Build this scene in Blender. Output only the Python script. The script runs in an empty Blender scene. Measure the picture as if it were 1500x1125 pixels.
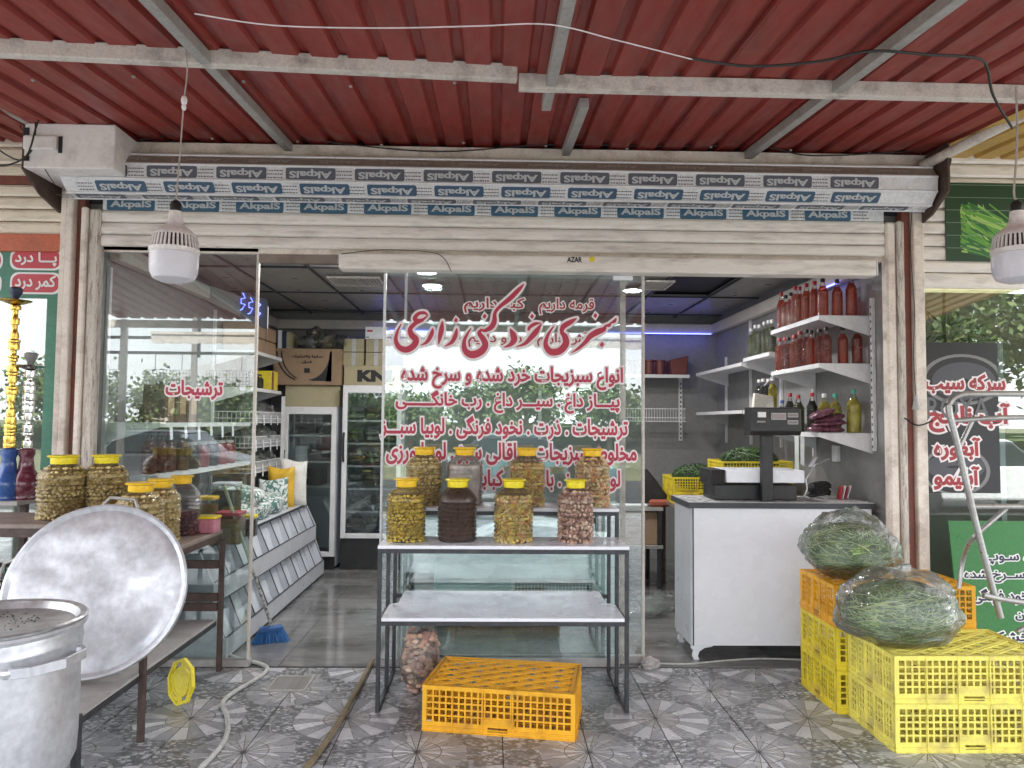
import bpy, bmesh, math, random
from mathutils import Vector, Matrix, noise
random.seed(11)
S = bpy.context.scene
COL = S.collection
R = math.radians
PI = math.pi

# ------------------------------------------------------------------ camera, sky, sun, exposure
YAW, PITCH, ROLL, EYE, DIST, FOC = R(1.3), R(2.95), R(0.5), 1.55, 4.87, 1100.0
fwd = Vector((math.sin(YAW)*math.cos(PITCH), math.cos(YAW)*math.cos(PITCH), math.sin(PITCH)))
r0 = Vector((math.cos(YAW), -math.sin(YAW), 0)); u0 = r0.cross(fwd)
rgt = r0*math.cos(ROLL)+u0*math.sin(ROLL); upv = u0*math.cos(ROLL)-r0*math.sin(ROLL)
CAM = Vector((0, -DIST, EYE))
cd = bpy.data.cameras.new('camera'); cam = bpy.data.objects.new('camera', cd); COL.objects.link(cam)
cam.matrix_world = Matrix(((rgt.x, upv.x, -fwd.x, CAM.x), (rgt.y, upv.y, -fwd.y, CAM.y), (rgt.z, upv.z, -fwd.z, CAM.z), (0, 0, 0, 1)))
cd.sensor_width = 36; cd.lens = FOC/1500*36; cd.clip_end = 2000; cd.clip_start = .05
S.camera = cam
W = bpy.data.worlds.new('World'); S.world = W; W.use_nodes = True
nt = W.node_tree; nt.nodes.clear()
SUN_EL, SUN_AZ = R(52), R(18)          # sun stands behind the shop, a little to the right
wo = nt.nodes.new('ShaderNodeOutputWorld'); bg = nt.nodes.new('ShaderNodeBackground')
sk = nt.nodes.new('ShaderNodeTexSky'); sk.sky_type = 'NISHITA'; sk.sun_disc = False
sk.sun_elevation = SUN_EL; sk.sun_rotation = SUN_AZ; sk.air_density = 1.2; sk.dust_density = 2.5; sk.ozone_density = 1
# thin white cloud over the sky
tc = nt.nodes.new('ShaderNodeTexCoord'); mp = nt.nodes.new('ShaderNodeMapping'); mp.inputs['Scale'].default_value = (1, 1, 3)
nz = nt.nodes.new('ShaderNodeTexNoise'); nz.inputs['Scale'].default_value = 2.2; nz.inputs['Detail'].default_value = 6
cr = nt.nodes.new('ShaderNodeMapRange'); cr.inputs[1].default_value = .32; cr.inputs[2].default_value = .62
cr.inputs[3].default_value = .45; cr.inputs[4].default_value = .95
mx = nt.nodes.new('ShaderNodeMix'); mx.data_type = 'RGBA'
mx.inputs[7].default_value = (13.5, 13.8, 14.3, 1)
L_ = nt.links.new
L_(tc.outputs['Generated'], mp.inputs[0]); L_(mp.outputs[0], nz.inputs[0]); L_(nz.outputs[0], cr.inputs[0])
L_(cr.outputs[0], mx.inputs[0]); L_(sk.outputs[0], mx.inputs[6]); L_(mx.outputs[2], bg.inputs[0]); L_(bg.outputs[0], wo.inputs[0])
bg.inputs[1].default_value = .10
sl = bpy.data.lights.new('sun', 'SUN'); sl.energy = 3.2; sl.angle = R(.6); sl.color = (1, .95, .88)
so = bpy.data.objects.new('sun', sl); COL.objects.link(so)
sd = Vector((math.sin(SUN_AZ)*math.cos(SUN_EL), math.cos(SUN_AZ)*math.cos(SUN_EL), math.sin(SUN_EL)))
so.rotation_euler = sd.to_track_quat('Z', 'Y').to_euler(); so.location = sd*40
S.view_settings.view_transform = 'Standard'; S.view_settings.look = 'None'
S.view_settings.gamma = 1; S.view_settings.use_curve_mapping = False
S.view_settings.exposure = 2.05
S.cycles.max_bounces = 10; S.cycles.transparent_max_bounces = 24; S.cycles.diffuse_bounces = 5
S.cycles.use_denoising = True

# ------------------------------------------------------------------ photo measurements -> points of the place
def ray(px, py): return fwd+rgt*((px-750)/FOC)+upv*((562.5-py)/FOC)
def ay(px, py, y): r = ray(px, py); return CAM+r*((y-CAM.y)/r.y)
def az(px, py, z): r = ray(px, py); return CAM+r*((z-CAM.z)/r.z)
def ax(px, py, x): r = ray(px, py); return CAM+r*((x-CAM.x)/r.x)

# ------------------------------------------------------------------ materials
class N:
    """tiny node-graph helper"""
    def __init__(s, name):
        s.m = bpy.data.materials.new(name); s.m.use_nodes = True; s.t = s.m.node_tree
        s.p = s.t.nodes['Principled BSDF']; s.out = s.t.nodes['Material Output']
    def n(s, typ, **kw):
        x = s.t.nodes.new('ShaderNode'+typ)
        for k, v in kw.items(): setattr(x, k, v)
        return x
    def l(s, a, b): s.t.links.new(a, b)
    def put(s, sock, v):
        if hasattr(v, 'is_output') or isinstance(v, bpy.types.NodeSocket): s.l(v, sock)
        else: sock.default_value = v
    def math(s, op, a, b=0, c=0):
        x = s.n('Math', operation=op); s.put(x.inputs[0], a); s.put(x.inputs[1], b); s.put(x.inputs[2], c); return x.outputs[0]
    def mix(s, f, a, b, mode='MIX'):
        x = s.n('Mix', data_type='RGBA', blend_type=mode); s.put(x.inputs[0], f); s.put(x.inputs[6], c4(a)); s.put(x.inputs[7], c4(b)); return x.outputs[2]
    def noise(s, co, sc, det=4, rough=.55):
        x = s.n('TexNoise'); s.put(x.inputs['Vector'], co); x.inputs['Scale'].default_value = sc; x.inputs['Detail'].default_value = det
        x.inputs['Roughness'].default_value = rough; return x.outputs[0]
    def ramp(s, v, a, b, lo=0., hi=1.):
        x = s.n('MapRange'); s.put(x.inputs[0], v); x.inputs[1].default_value = a; x.inputs[2].default_value = b
        x.inputs[3].default_value = lo; x.inputs[4].default_value = hi; return x.outputs[0]
    def bump(s, h, st=.3, d=.01):
        x = s.n('Bump'); x.inputs['Strength'].default_value = st; x.inputs['Distance'].default_value = d; s.l(h, x.inputs['Height']); s.l(x.outputs[0], s.p.inputs['Normal'])
def c4(c):
    if isinstance(c, bpy.types.NodeSocket): return c
    return tuple(c) if len(c) == 4 else (*c, 1)
def M(name, col, rough=.5, metal=0, dirt=.25, dsc=5, dcol=None, grain=.12, gsc=60, bump=.15, bsc=40, coord='Object', spec=.5, streak=None):
    g = N(name)
    co = g.n('TexCoord').outputs[coord]
    if streak:
        mpn = g.n('Mapping'); mpn.inputs['Scale'].default_value = streak; g.l(co, mpn.inputs[0]); co = mpn.outputs[0]
    dcol = dcol or tuple(x*.45 for x in col)
    d = g.ramp(g.noise(co, dsc, 6, .65), .48, .75, 0, dirt*1.6)
    c = g.mix(d, col, dcol)
    f = g.ramp(g.noise(co, gsc, 3), .3, .7, 1-grain, 1+grain)
    hv = g.n('HueSaturation'); g.l(c, hv.inputs['Color']); g.l(f, hv.inputs['Value'])
    g.l(hv.outputs[0], g.p.inputs['Base Color'])
    g.l(g.ramp(g.noise(co, dsc*2.3, 4), .3, .7, max(.04, rough-.1), min(1, rough+.12)), g.p.inputs['Roughness'])
    g.p.inputs['Metallic'].default_value = metal; g.p.inputs['Specular IOR Level'].default_value = spec
    if bump: g.bump(g.noise(co, bsc, 4), bump, .004)
    return g.m
def flat(name, col, rough=.5, metal=0, emit=0):
    g = N(name); g.p.inputs['Base Color'].default_value = c4(col); g.p.inputs['Roughness'].default_value = rough; g.p.inputs['Metallic'].default_value = metal
    if emit: g.p.inputs['Emission Color'].default_value = c4(col); g.p.inputs['Emission Strength'].default_value = emit
    return g.m
def clear(name, tint=(1, 1, 1), ior=1.5, rough=.02, body=0., bodycol=(.8, .8, .8), bsc=0, boost=1.):
    """see-through sheet: reflection by Fresnel, the rest goes straight through (tinted), a little body colour for film or dust"""
    g = N(name); t = g.t; t.nodes.remove(g.p)
    tr = g.n('BsdfTransparent'); tr.inputs[0].default_value = c4(tint)
    gl = g.n('BsdfGlossy'); gl.inputs['Roughness'].default_value = rough; gl.inputs[0].default_value = (1, 1, 1, 1)
    fr = g.n('Fresnel'); fr.inputs[0].default_value = ior
    m1 = g.n('MixShader'); g.l(g.math('MULTIPLY', fr.outputs[0], boost), m1.inputs[0]); g.l(tr.outputs[0], m1.inputs[1]); g.l(gl.outputs[0], m1.inputs[2])
    co = g.n('TexCoord').outputs['Object']
    if bsc:
        b = g.n('Bump'); b.inputs['Strength'].default_value = .8; b.inputs['Distance'].default_value = .02
        g.l(g.noise(co, bsc, 5, .6), b.inputs['Height']); g.l(b.outputs[0], gl.inputs['Normal']); g.l(b.outputs[0], fr.inputs['Normal'])
    last = m1
    if body:
        df = g.n('BsdfDiffuse'); df.inputs[0].default_value = c4(bodycol)
        m2 = g.n('MixShader'); g.l(g.ramp(g.noise(co, 9, 5), .35, .7, body*.5, body*1.3), m2.inputs[0]); g.l(m1.outputs[0], m2.inputs[1]); g.l(df.outputs[0], m2.inputs[2]); last = m2
    g.l(last.outputs[0], g.out.inputs[0]); return g.m

mt = {}
mt['awning'] = M('awning_red', (.27, .032, .024), .45, 0, .45, 3, (.14, .036, .03), .1, 30, .1, 20, streak=(3, .6, 1))
mt['yellow_sheet'] = M('yellow_sheet', (.55, .34, .08), .5)
mt['beam'] = M('painted_beam', (.66, .61, .55), .6, 0, .5, 9, (.22, .18, .15), .12, 90)
mt['galv'] = M('galvanised', (.42, .41, .39), .5, .3, .4, 10, (.25, .23, .2))
mt['cream'] = M('cream_paint', (.80, .72, .64), .5, 0, .5, 6, (.33, .26, .2), .08, 80)
mt['cream2'] = M('cream_slat', (.82, .74, .60), .45, 0, .4, 6, (.4, .33, .26), .06, 80, streak=(1, 1, 5))
mt['white_slat'] = M('white_slat', (.84, .79, .73), .45, 0, .5, 5, (.42, .37, .33), .06, 80, streak=(.7, 1, 4))
mt['oldwood'] = M('weathered_rail', (.62, .57, .51), .75, 0, .8, 10, (.22, .17, .14), .2, 60, .5, 30, streak=(6, 6, .8))
mt['redpost'] = M('red_post', (.22, .065, .045), .55, 0, .6, 8, (.12, .07, .06), .15)
mt['orange'] = M('orange_board', (.55, .14, .07), .5, 0, .4, 6, (.25, .1, .06))
mt['white'] = M('white_melamine', (.80, .82, .88), .25, 0, .03, 3, (.6, .6, .62), .015, 40, .01)
mt['whitem'] = M('white_metal', (.72, .72, .74), .35, 0, .25, 8, (.4, .4, .4), .05, 60, .05)
mt['motor'] = M('motor_cover', (.82, .79, .77), .5, 0, .3, 8, (.35, .32, .3), .04)
mt['black'] = M('black_plastic', (.018, .018, .02), .4, 0, .3, 8, (.06, .06, .06))
mt['blackm'] = M('black_tube', (.035, .038, .045), .4, .2, .4, 15, (.1, .09, .08))
mt['brownm'] = M('brown_tube', (.085, .055, .045), .55, .1, .6, 14, (.03, .02, .018))
mt['board'] = M('worn_board', (.26, .21, .18), .6, 0, .6, 5, (.12, .09, .07), .12, 40, .2)
mt['greyboard'] = M('grey_board', (.42, .40, .39), .35, 0, .6, 4, (.2, .18, .17), .08, 40, .1)
mt['alu'] = M('worn_aluminium', (.58, .595, .63), .40, .5, .40, 7.0, (.38, .39, .42), .12, 35, .25, 14)
mt['aluin'] = M('scaled_aluminium', (.50, .51, .52), .38, .7, .5, 7, (.22, .22, .22), .18, 22, .3, 25)
mt['wall'] = M('shop_wall_grey', (.235, .235, .235), .6, 0, .2, 5, (.14, .14, .14), .08, 25, .25, 14)
mt['ceil'] = M('ceiling_panel_grey', (.31, .30, .285), .35, 0, .25, 3, (.15, .14, .14), .04, 30)
mt['cornice'] = M('cornice', (.62, .58, .53), .5, 0, .2)
mt['sidebin'] = M('grey_melamine', (.56, .59, .64), .35, 0, .3, 4, (.33, .34, .36), .04)
mt['edge'] = M('dark_edge', (.045, .05, .06), .4)
mt['topgrey'] = M('grey_top', (.50, .50, .51), .25, 0, .2, 6, (.3, .3, .3))
mt['yel'] = M('yellow_plastic', (.74, .60, .04), .42, 0, .55, 7, (.36, .26, .07), .06, 40, .08)
mt['yel2'] = M('pale_yellow_plastic', (.80, .72, .15), .45, 0, .6, 7, (.42, .33, .13), .06, 40, .08)
mt['yelo'] = M('orange_yellow_plastic', (.78, .40, .02), .40, 0, .55, 7, (.42, .19, .03), .06, 40, .08)
mt['lid'] = M('yellow_lid', (.80, .50, .015), .35, 0, .15)
mt['lidy'] = M('bright_yellow_lid', (.80, .66, .02), .35, 0, .15)
mt['card'] = M('cardboard', (.34, .23, .15), .8, 0, .3, 6, (.2, .13, .08), .08)
mt['card2'] = M('pale_cardboard', (.42, .37, .24), .8, 0, .3, 6, (.27, .22, .14), .08)
mt['ink'] = flat('dark_ink', (.02, .02, .025), .6)
mt['red'] = flat('vinyl_red', (.48, .035, .075), .45)
mt['red2'] = flat('vinyl_red_dark', (.36, .03, .04), .45)
mt['outl'] = flat('vinyl_white', (.85, .78, .79), .45)
mt['pureW'] = flat('print_white', (.80, .80, .80), .5)
mt['navy'] = flat('print_navy', (.05, .10, .17), .45)
mt['navyd'] = flat('print_navy_worn', (.10, .11, .14), .5)
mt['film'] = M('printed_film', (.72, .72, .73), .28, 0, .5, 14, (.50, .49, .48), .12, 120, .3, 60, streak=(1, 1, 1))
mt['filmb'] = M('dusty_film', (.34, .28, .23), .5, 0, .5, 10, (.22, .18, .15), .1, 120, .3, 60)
mt['glass'] = clear('window_glass', (.90, .95, .94), 1.55, .0, .008, (.7, .75, .75), boost=2.3)
mt['pet'] = clear('clear_bottle_plastic', (.97, .97, .95), 1.42, .05, .022, (.8, .8, .78), bsc=18)
mt['bag'] = clear('thin_clear_bag', (.95, .97, .96), 1.45, .09, .045, (.80, .84, .84), bsc=34, boost=1.7)
mt['rope'] = M('grey_cord', (.45, .40, .36), .8)
mt['wire'] = flat('black_wire', (.02, .018, .016), .5)
mt['hose'] = M('white_hose', (.48, .49, .47), .5, 0, .5, 20, (.28, .27, .24))
mt['pole'] = M('muddy_pole', (.22, .18, .11), .6, 0, .6, 12, (.1, .08, .05))
mt['steel'] = M('steel_pipe', (.40, .40, .39), .35, .6, .4, 8, (.25, .22, .2))
mt['led'] = flat('lit_lamp', (1, .98, .95), .5, 0, 9)
mt['ledblue'] = flat('lit_blue_strip', (.12, .14, 1), .5, 0, 2.2)
mt['bulbwhite'] = M('bulb_housing', (.72, .68, .66), .45, 0, .25)
mt['bulbglass'] = M('bulb_diffuser', (.66, .65, .70), .3, 0, .1, 3, (.5, .5, .55), .02)
mt['asphalt'] = M('asphalt', (.05, .05, .052), .9, 0, .3)
mt['soil'] = M('dry_verge', (.17, .17, .09), .95, 0, .6, .4, (.09, .12, .04), .2, 3, .3, 2)
mt['conc'] = M('kerb_concrete', (.26, .255, .245), .9)
mt['green_p'] = M('green_sign', (.02, .17, .03), .35, 0, .1)
mt['greenf'] = M('green_frame', (.05, .20, .13), .45, 0, .2)
mt['pinksign'] = flat('pink_red_print', (.52, .05, .07), .4)

# ------------------------------------------------------------------ mesh building
class MB:
    def __init__(s): s.v = []; s.f = []; s.mi = []; s.cur = 0
    def add(s, vs, fs):
        o = len(s.v); s.v += [tuple(v) for v in vs]; s.f += [tuple(i+o for i in f) for f in fs]; s.mi += [s.cur]*len(fs); return s
    def box(s, a, b):
        x0, y0, z0 = [min(p, q) for p, q in zip(a, b)]; x1, y1, z1 = [max(p, q) for p, q in zip(a, b)]
        return s.add([(x0, y0, z0), (x1, y0, z0), (x1, y1, z0), (x0, y1, z0), (x0, y0, z1), (x1, y0, z1), (x1, y1, z1), (x0, y1, z1)],
                     [(0, 3, 2, 1), (4, 5, 6, 7), (0, 1, 5, 4), (1, 2, 6, 5), (2, 3, 7, 6), (3, 0, 4, 7)])
    def bar(s, p, q, w, h=None, up=(0, 0, 1)):
        p, q = Vector(p), Vector(q); d = (q-p).normalized(); h = h or w
        upv_ = Vector(up)
        if abs(d.dot(upv_)) > .95: upv_ = Vector((0, 1, 0))
        a = d.cross(upv_).normalized()*w/2; b = a.cross(d).normalized()*h/2
        vs = [p-a-b, p+a-b, p+a+b, p-a+b, q-a-b, q+a-b, q+a+b, q-a+b]
        return s.add(vs, [(0, 1, 2, 3), (7, 6, 5, 4), (4, 5, 1, 0), (5, 6, 2, 1), (6, 7, 3, 2), (7, 4, 0, 3)])
    def tube(s, pts, r, n=8, closed=False):
        pts = [Vector(p) for p in pts]; k = len(pts); rs = r if isinstance(r, (list, tuple)) else [r]*k
        vs = []; ref = Vector((0, 0, 1))
        for i, p in enumerate(pts):
            d = (pts[min(i+1, k-1)]-pts[max(i-1, 0)]).normalized()
            if abs(d.dot(ref)) > .98: ref = Vector((0, 1, 0)) if abs(d.y) < .9 else Vector((1, 0, 0))
            a = d.cross(ref).normalized(); b = a.cross(d)
            for j in range(n):
                t = 2*PI*j/n; vs.append(p+(a*math.cos(t)+b*math.sin(t))*rs[i])
        fs = [(i*n+j, i*n+(j+1) % n, (i+1)*n+(j+1) % n, (i+1)*n+j) for i in range(k-1) for j in range(n)]
        fs += [tuple(range(n-1, -1, -1)), tuple(range((k-1)*n, k*n))]
        return s.add(vs, fs)
    def lathe(s, prof, n=24, c=(0, 0, 0), wob=None, caps=True, m=None):
        vs = []
        for r, z in prof:
            for j in range(n):
                t = 2*PI*j/n; k = wob(t, z) if wob else 1
                vs.append(Vector((r*k*math.cos(t), r*k*math.sin(t), z)))
        if m is not None: vs = [m @ v for v in vs]
        vs = [v+Vector(c) for v in vs]
        K = len(prof); fs = [(i*n+j, i*n+(j+1) % n, (i+1)*n+(j+1) % n, (i+1)*n+j) for i in range(K-1) for j in range(n)]
        if caps: fs += [tuple(range(n-1, -1, -1)), tuple(range((K-1)*n, K*n))]
        return s.add(vs, fs)
    def ball(s, c, r, sc=(1, 1, 1), nu=8, nv=5, rot=None):
        vs = [Vector((0, 0, -1))]
        for i in range(1, nv):
            a = -PI/2+PI*i/nv
            for j in range(nu): vs.append(Vector((math.cos(a)*math.cos(2*PI*j/nu), math.cos(a)*math.sin(2*PI*j/nu), math.sin(a))))
        vs.append(Vector((0, 0, 1)))
        vs = [Vector((v.x*sc[0], v.y*sc[1], v.z*sc[2]))*r for v in vs]
        if rot: vs = [rot @ v for v in vs]
        vs = [v+Vector(c) for v in vs]
        fs = [(0, 1+(j+1) % nu, 1+j) for j in range(nu)]
        fs += [(1+i*nu+j, 1+i*nu+(j+1) % nu, 1+(i+1)*nu+(j+1) % nu, 1+(i+1)*nu+j) for i in range(nv-2) for j in range(nu)]
        e = len(vs)-1; fs += [(e, 1+(nv-2)*nu+j, 1+(nv-2)*nu+(j+1) % nu) for j in range(nu)]
        return s.add(vs, fs)
    def prism(s, poly, axis, a, b):
        """poly: 2-D outline; axis the extrusion axis ('x','y','z') between a and b"""
        def P(u, w, t): return (t, u, w) if axis == 'x' else (u, t, w) if axis == 'y' else (u, w, t)
        n = len(poly); vs = [P(u, w, a) for u, w in poly]+[P(u, w, b) for u, w in poly]
        return s.add(vs, [tuple(range(n)), tuple(range(2*n-1, n-1, -1))]+[(i, n+i, n+(i+1) % n, (i+1) % n) for i in range(n)])
    def xf(s, m): s.v = [tuple(m @ Vector(v)) for v in s.v]; return s
    def mesh(s, name, mats, bev=0, smooth=False, off=None, seg=1):
        me = bpy.data.meshes.new(name)
        vs = s.v if off is None else [tuple(Vector(v)-off) for v in s.v]
        me.from_pydata(vs, [], s.f)
        for m in (mats if isinstance(mats, list) else [mats]): me.materials.append(m)
        me.polygons.foreach_set('material_index', s.mi)
        bm = bmesh.new(); bm.from_mesh(me)
        bmesh.ops.recalc_face_normals(bm, faces=bm.faces)
        if bev: bmesh.ops.bevel(bm, geom=[e for e in bm.edges if len(e.link_faces) == 2 and e.calc_face_angle(0) > .6], offset=bev, segments=seg, affect='EDGES', profile=.5)
        bm.to_mesh(me); bm.free()
        if smooth:
            me.shade_smooth()
            me.set_sharp_from_angle(angle=R(40)) if hasattr(me, 'set_sharp_from_angle') else None
        return me
ORG = {}
def tag(o, label=None, cat=None, group=None, kind=None):
    if label: o['label'] = label
    if cat: o['category'] = cat
    if group: o['group'] = group
    if kind: o['kind'] = kind
    return o
def thing(name, label, cat, loc=(0, 0, 0), rz=0, group=None):
    o = bpy.data.objects.new(name, None); COL.objects.link(o); o.location = loc; o.rotation_euler = (0, 0, rz); o.empty_display_size = .1
    ORG[o.name] = Vector(loc); return tag(o, label, cat, group)
def part(name, mb, mat, parent=None, bev=0, smooth=False, local=False, seg=1, kind=None, label=None):
    """mb in world coordinates unless local; parent may be a thing or a part"""
    off = None
    if parent is not None and not local:
        r_ = parent
        off = ORG.get(r_.name, Vector((0, 0, 0)))
    me = mb.mesh(name, mat, bev, smooth, off, seg) if isinstance(mb, MB) else mb
    o = bpy.data.objects.new(name, me); COL.objects.link(o)
    if parent is not None:
        o.parent = parent; ORG[o.name] = ORG.get(parent.name, Vector((0, 0, 0)))
    if kind: o['kind'] = kind
    if label: o['label'] = label
    return o
def single(name, mb, mat, label, cat, loc=None, group=None, bev=0, smooth=False, kind=None, seg=1):
    me = mb.mesh(name, mat, bev, smooth, Vector(loc) if loc is not None else None, seg) if isinstance(mb, MB) else mb
    o = bpy.data.objects.new(name, me); COL.objects.link(o)
    if loc is not None: o.location = loc
    return tag(o, label, cat, group, kind)
def struct(name, mb, mat, bev=0, smooth=False):
    return single(name, mb, mat, None, None, kind='structure', bev=bev, smooth=smooth)
def kids(o): return [c for c in bpy.data.objects if c.parent == o]
KID = {}
def dup(root, loc, rz=None, label=None, group=None, rot=None, scale=None):
    r_ = root.copy(); COL.objects.link(r_); r_.location = loc
    if rot: r_.rotation_euler = rot
    elif rz is not None: r_.rotation_euler = (0, 0, rz)
    if scale: r_.scale = scale
    if label: r_['label'] = label
    if group: r_['group'] = group
    if root.name not in KID: KID[root.name] = [(c, kids(c)) for c in kids(root)]
    for c, gs in KID[root.name]:
        c2 = c.copy(); COL.objects.link(c2); c2.parent = r_
        for g_ in gs: g2 = g_.copy(); COL.objects.link(g2); g2.parent = c2
    return r_
ORD = ['first', 'second', 'third', 'fourth', 'fifth', 'sixth', 'seventh', 'eighth', 'ninth', 'tenth', 'eleventh', 'twelfth']

# ------------------------------------------------------------------ lettering
FORMS = {'ا': 'FE8D FE8E', 'آ': 'FE81 FE82', 'ب': 'FE8F FE90 FE91 FE92', 'پ': 'FB56 FB57 FB58 FB59', 'ت': 'FE95 FE96 FE97 FE98', 'ج': 'FE9D FE9E FE9F FEA0', 'خ': 'FEA5 FEA6 FEA7 FEA8', 'د': 'FEA9 FEAA', 'ذ': 'FEAB FEAC', 'ر': 'FEAD FEAE', 'ز': 'FEAF FEB0', 'س': 'FEB1 FEB2 FEB3 FEB4', 'ش': 'FEB5 FEB6 FEB7 FEB8', 'ط': 'FEC1 FEC2 FEC3 FEC4', 'ع': 'FEC9 FECA FECB FECC', 'غ': 'FECD FECE FECF FED0', 'ف': 'FED1 FED2 FED3 FED4', 'ق': 'FED5 FED6 FED7 FED8', 'ک': 'FB8E FB8F FB90 FB91', 'گ': 'FB92 FB93 FB94 FB95', 'ل': 'FEDD FEDE FEDF FEE0', 'م': 'FEE1 FEE2 FEE3 FEE4', 'ن': 'FEE5 FEE6 FEE7 FEE8', 'و': 'FEED FEEE', 'ه': 'FEE9 FEEA FEEB FEEC', 'ی': 'FBFC FBFD FBFE FBFF', 'ـ': '0640 0640 0640 0640'}
FORMS = {k: v.split() for k, v in FORMS.items()}
def shape(s):
    out = []
    for i, c in enumerate(s):
        if c not in FORMS: out.append(c); continue
        f = FORMS[c]; pj = i > 0 and s[i-1] in FORMS and len(FORMS[s[i-1]]) > 2; nj = len(f) > 2 and i+1 < len(s) and s[i+1] in FORMS
        out.append(chr(int(f[3 if pj and nj else 1 if pj else 2 if nj else 0], 16)))
    return ''.join(reversed(out)) if any(ord(q) > 255 for q in s) else s
_tx = {}
def glyphs(s, bevel):
    k = (s, bevel)
    if k in _tx: return _tx[k]
    c = bpy.data.curves.new('lettering', 'FONT'); c.body = shape(s); c.resolution_u = 3; c.bevel_depth = bevel; c.bevel_resolution = 1; c.extrude = 0
    o = bpy.data.objects.new('lettering', c); COL.objects.link(o); bpy.context.view_layer.update()
    me = bpy.data.meshes.new_from_object(o.evaluated_get(bpy.context.evaluated_depsgraph_get()))
    bpy.data.objects.remove(o)
    bm = bmesh.new(); bm.from_mesh(me); bmesh.ops.remove_doubles(bm, verts=bm.verts, dist=1e-5)
    bm.verts.ensure_lookup_table(); seen = set(); isl = 0; V = [None]*len(bm.verts); idx = {v.index: v for v in bm.verts}
    bm.verts.index_update(); zo = {}
    for v in bm.verts:
        if v.index in seen: continue
        st = [v]; seen.add(v.index); isl += 1
        while st:
            a = st.pop(); zo[a.index] = (isl % 3)*.2
            for e in a.link_edges:
                b = e.other_vert(a)
                if b.index not in seen: seen.add(b.index); st.append(b)
    vs = [(v.co.x, v.co.y, v.co.z/max(bevel, 1e-6)*.5+zo[v.index]) for v in bm.verts]; fs = [tuple(v.index for v in f.verts) for f in bm.faces if f.calc_area() > 1e-9]
    bm.free(); bpy.data.meshes.remove(me)
    _tx[k] = (vs, fs); return _tx[k]
def letter(mb, s, fit, place, bold=.02, outline=0., depth=.0006):
    """fit=(u0,u1,v0,v1) box that the plain glyphs fill; place(u,v,w)->point, w towards the reader. material slots: 0 face, 1 outline"""
    base, _ = glyphs(s, .0)
    xs = [v[0] for v in base]; ys = [v[1] for v in base]; x0, x1, y0, y1 = min(xs), max(xs), min(ys), max(ys)
    su = (fit[1]-fit[0])/(x1-x0); sv = (fit[3]-fit[2])/(y1-y0)
    for slot, bv, w0 in ((1, bold+outline, 0.), (0, bold, depth*3)):
        if slot == 1 and not outline: continue
        vs, fs = glyphs(s, bv)
        mb.cur = slot
        mb.add([place(fit[0]+(x-x0)*su, fit[2]+(y-y0)*sv, w0+z*depth) for x, y, z in vs], fs)
    mb.cur = 0
def text(name, s, fit, place, mats, parent, bold=.02, outline=0., depth=.0006, label=None):
    mb = MB(); letter(mb, s, fit, place, bold, outline, depth)
    return part(name, mb, mats, parent, label=label)
def on_y(y):   # upright plane facing the camera
    return lambda u, v, w: (u, y-w, v)
def fitpx(x0, x1, yt, yb, y):
    a = ay(x0, yb, y); b = ay(x1, yt, y); return (a.x, b.x, a.z, b.z)

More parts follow.
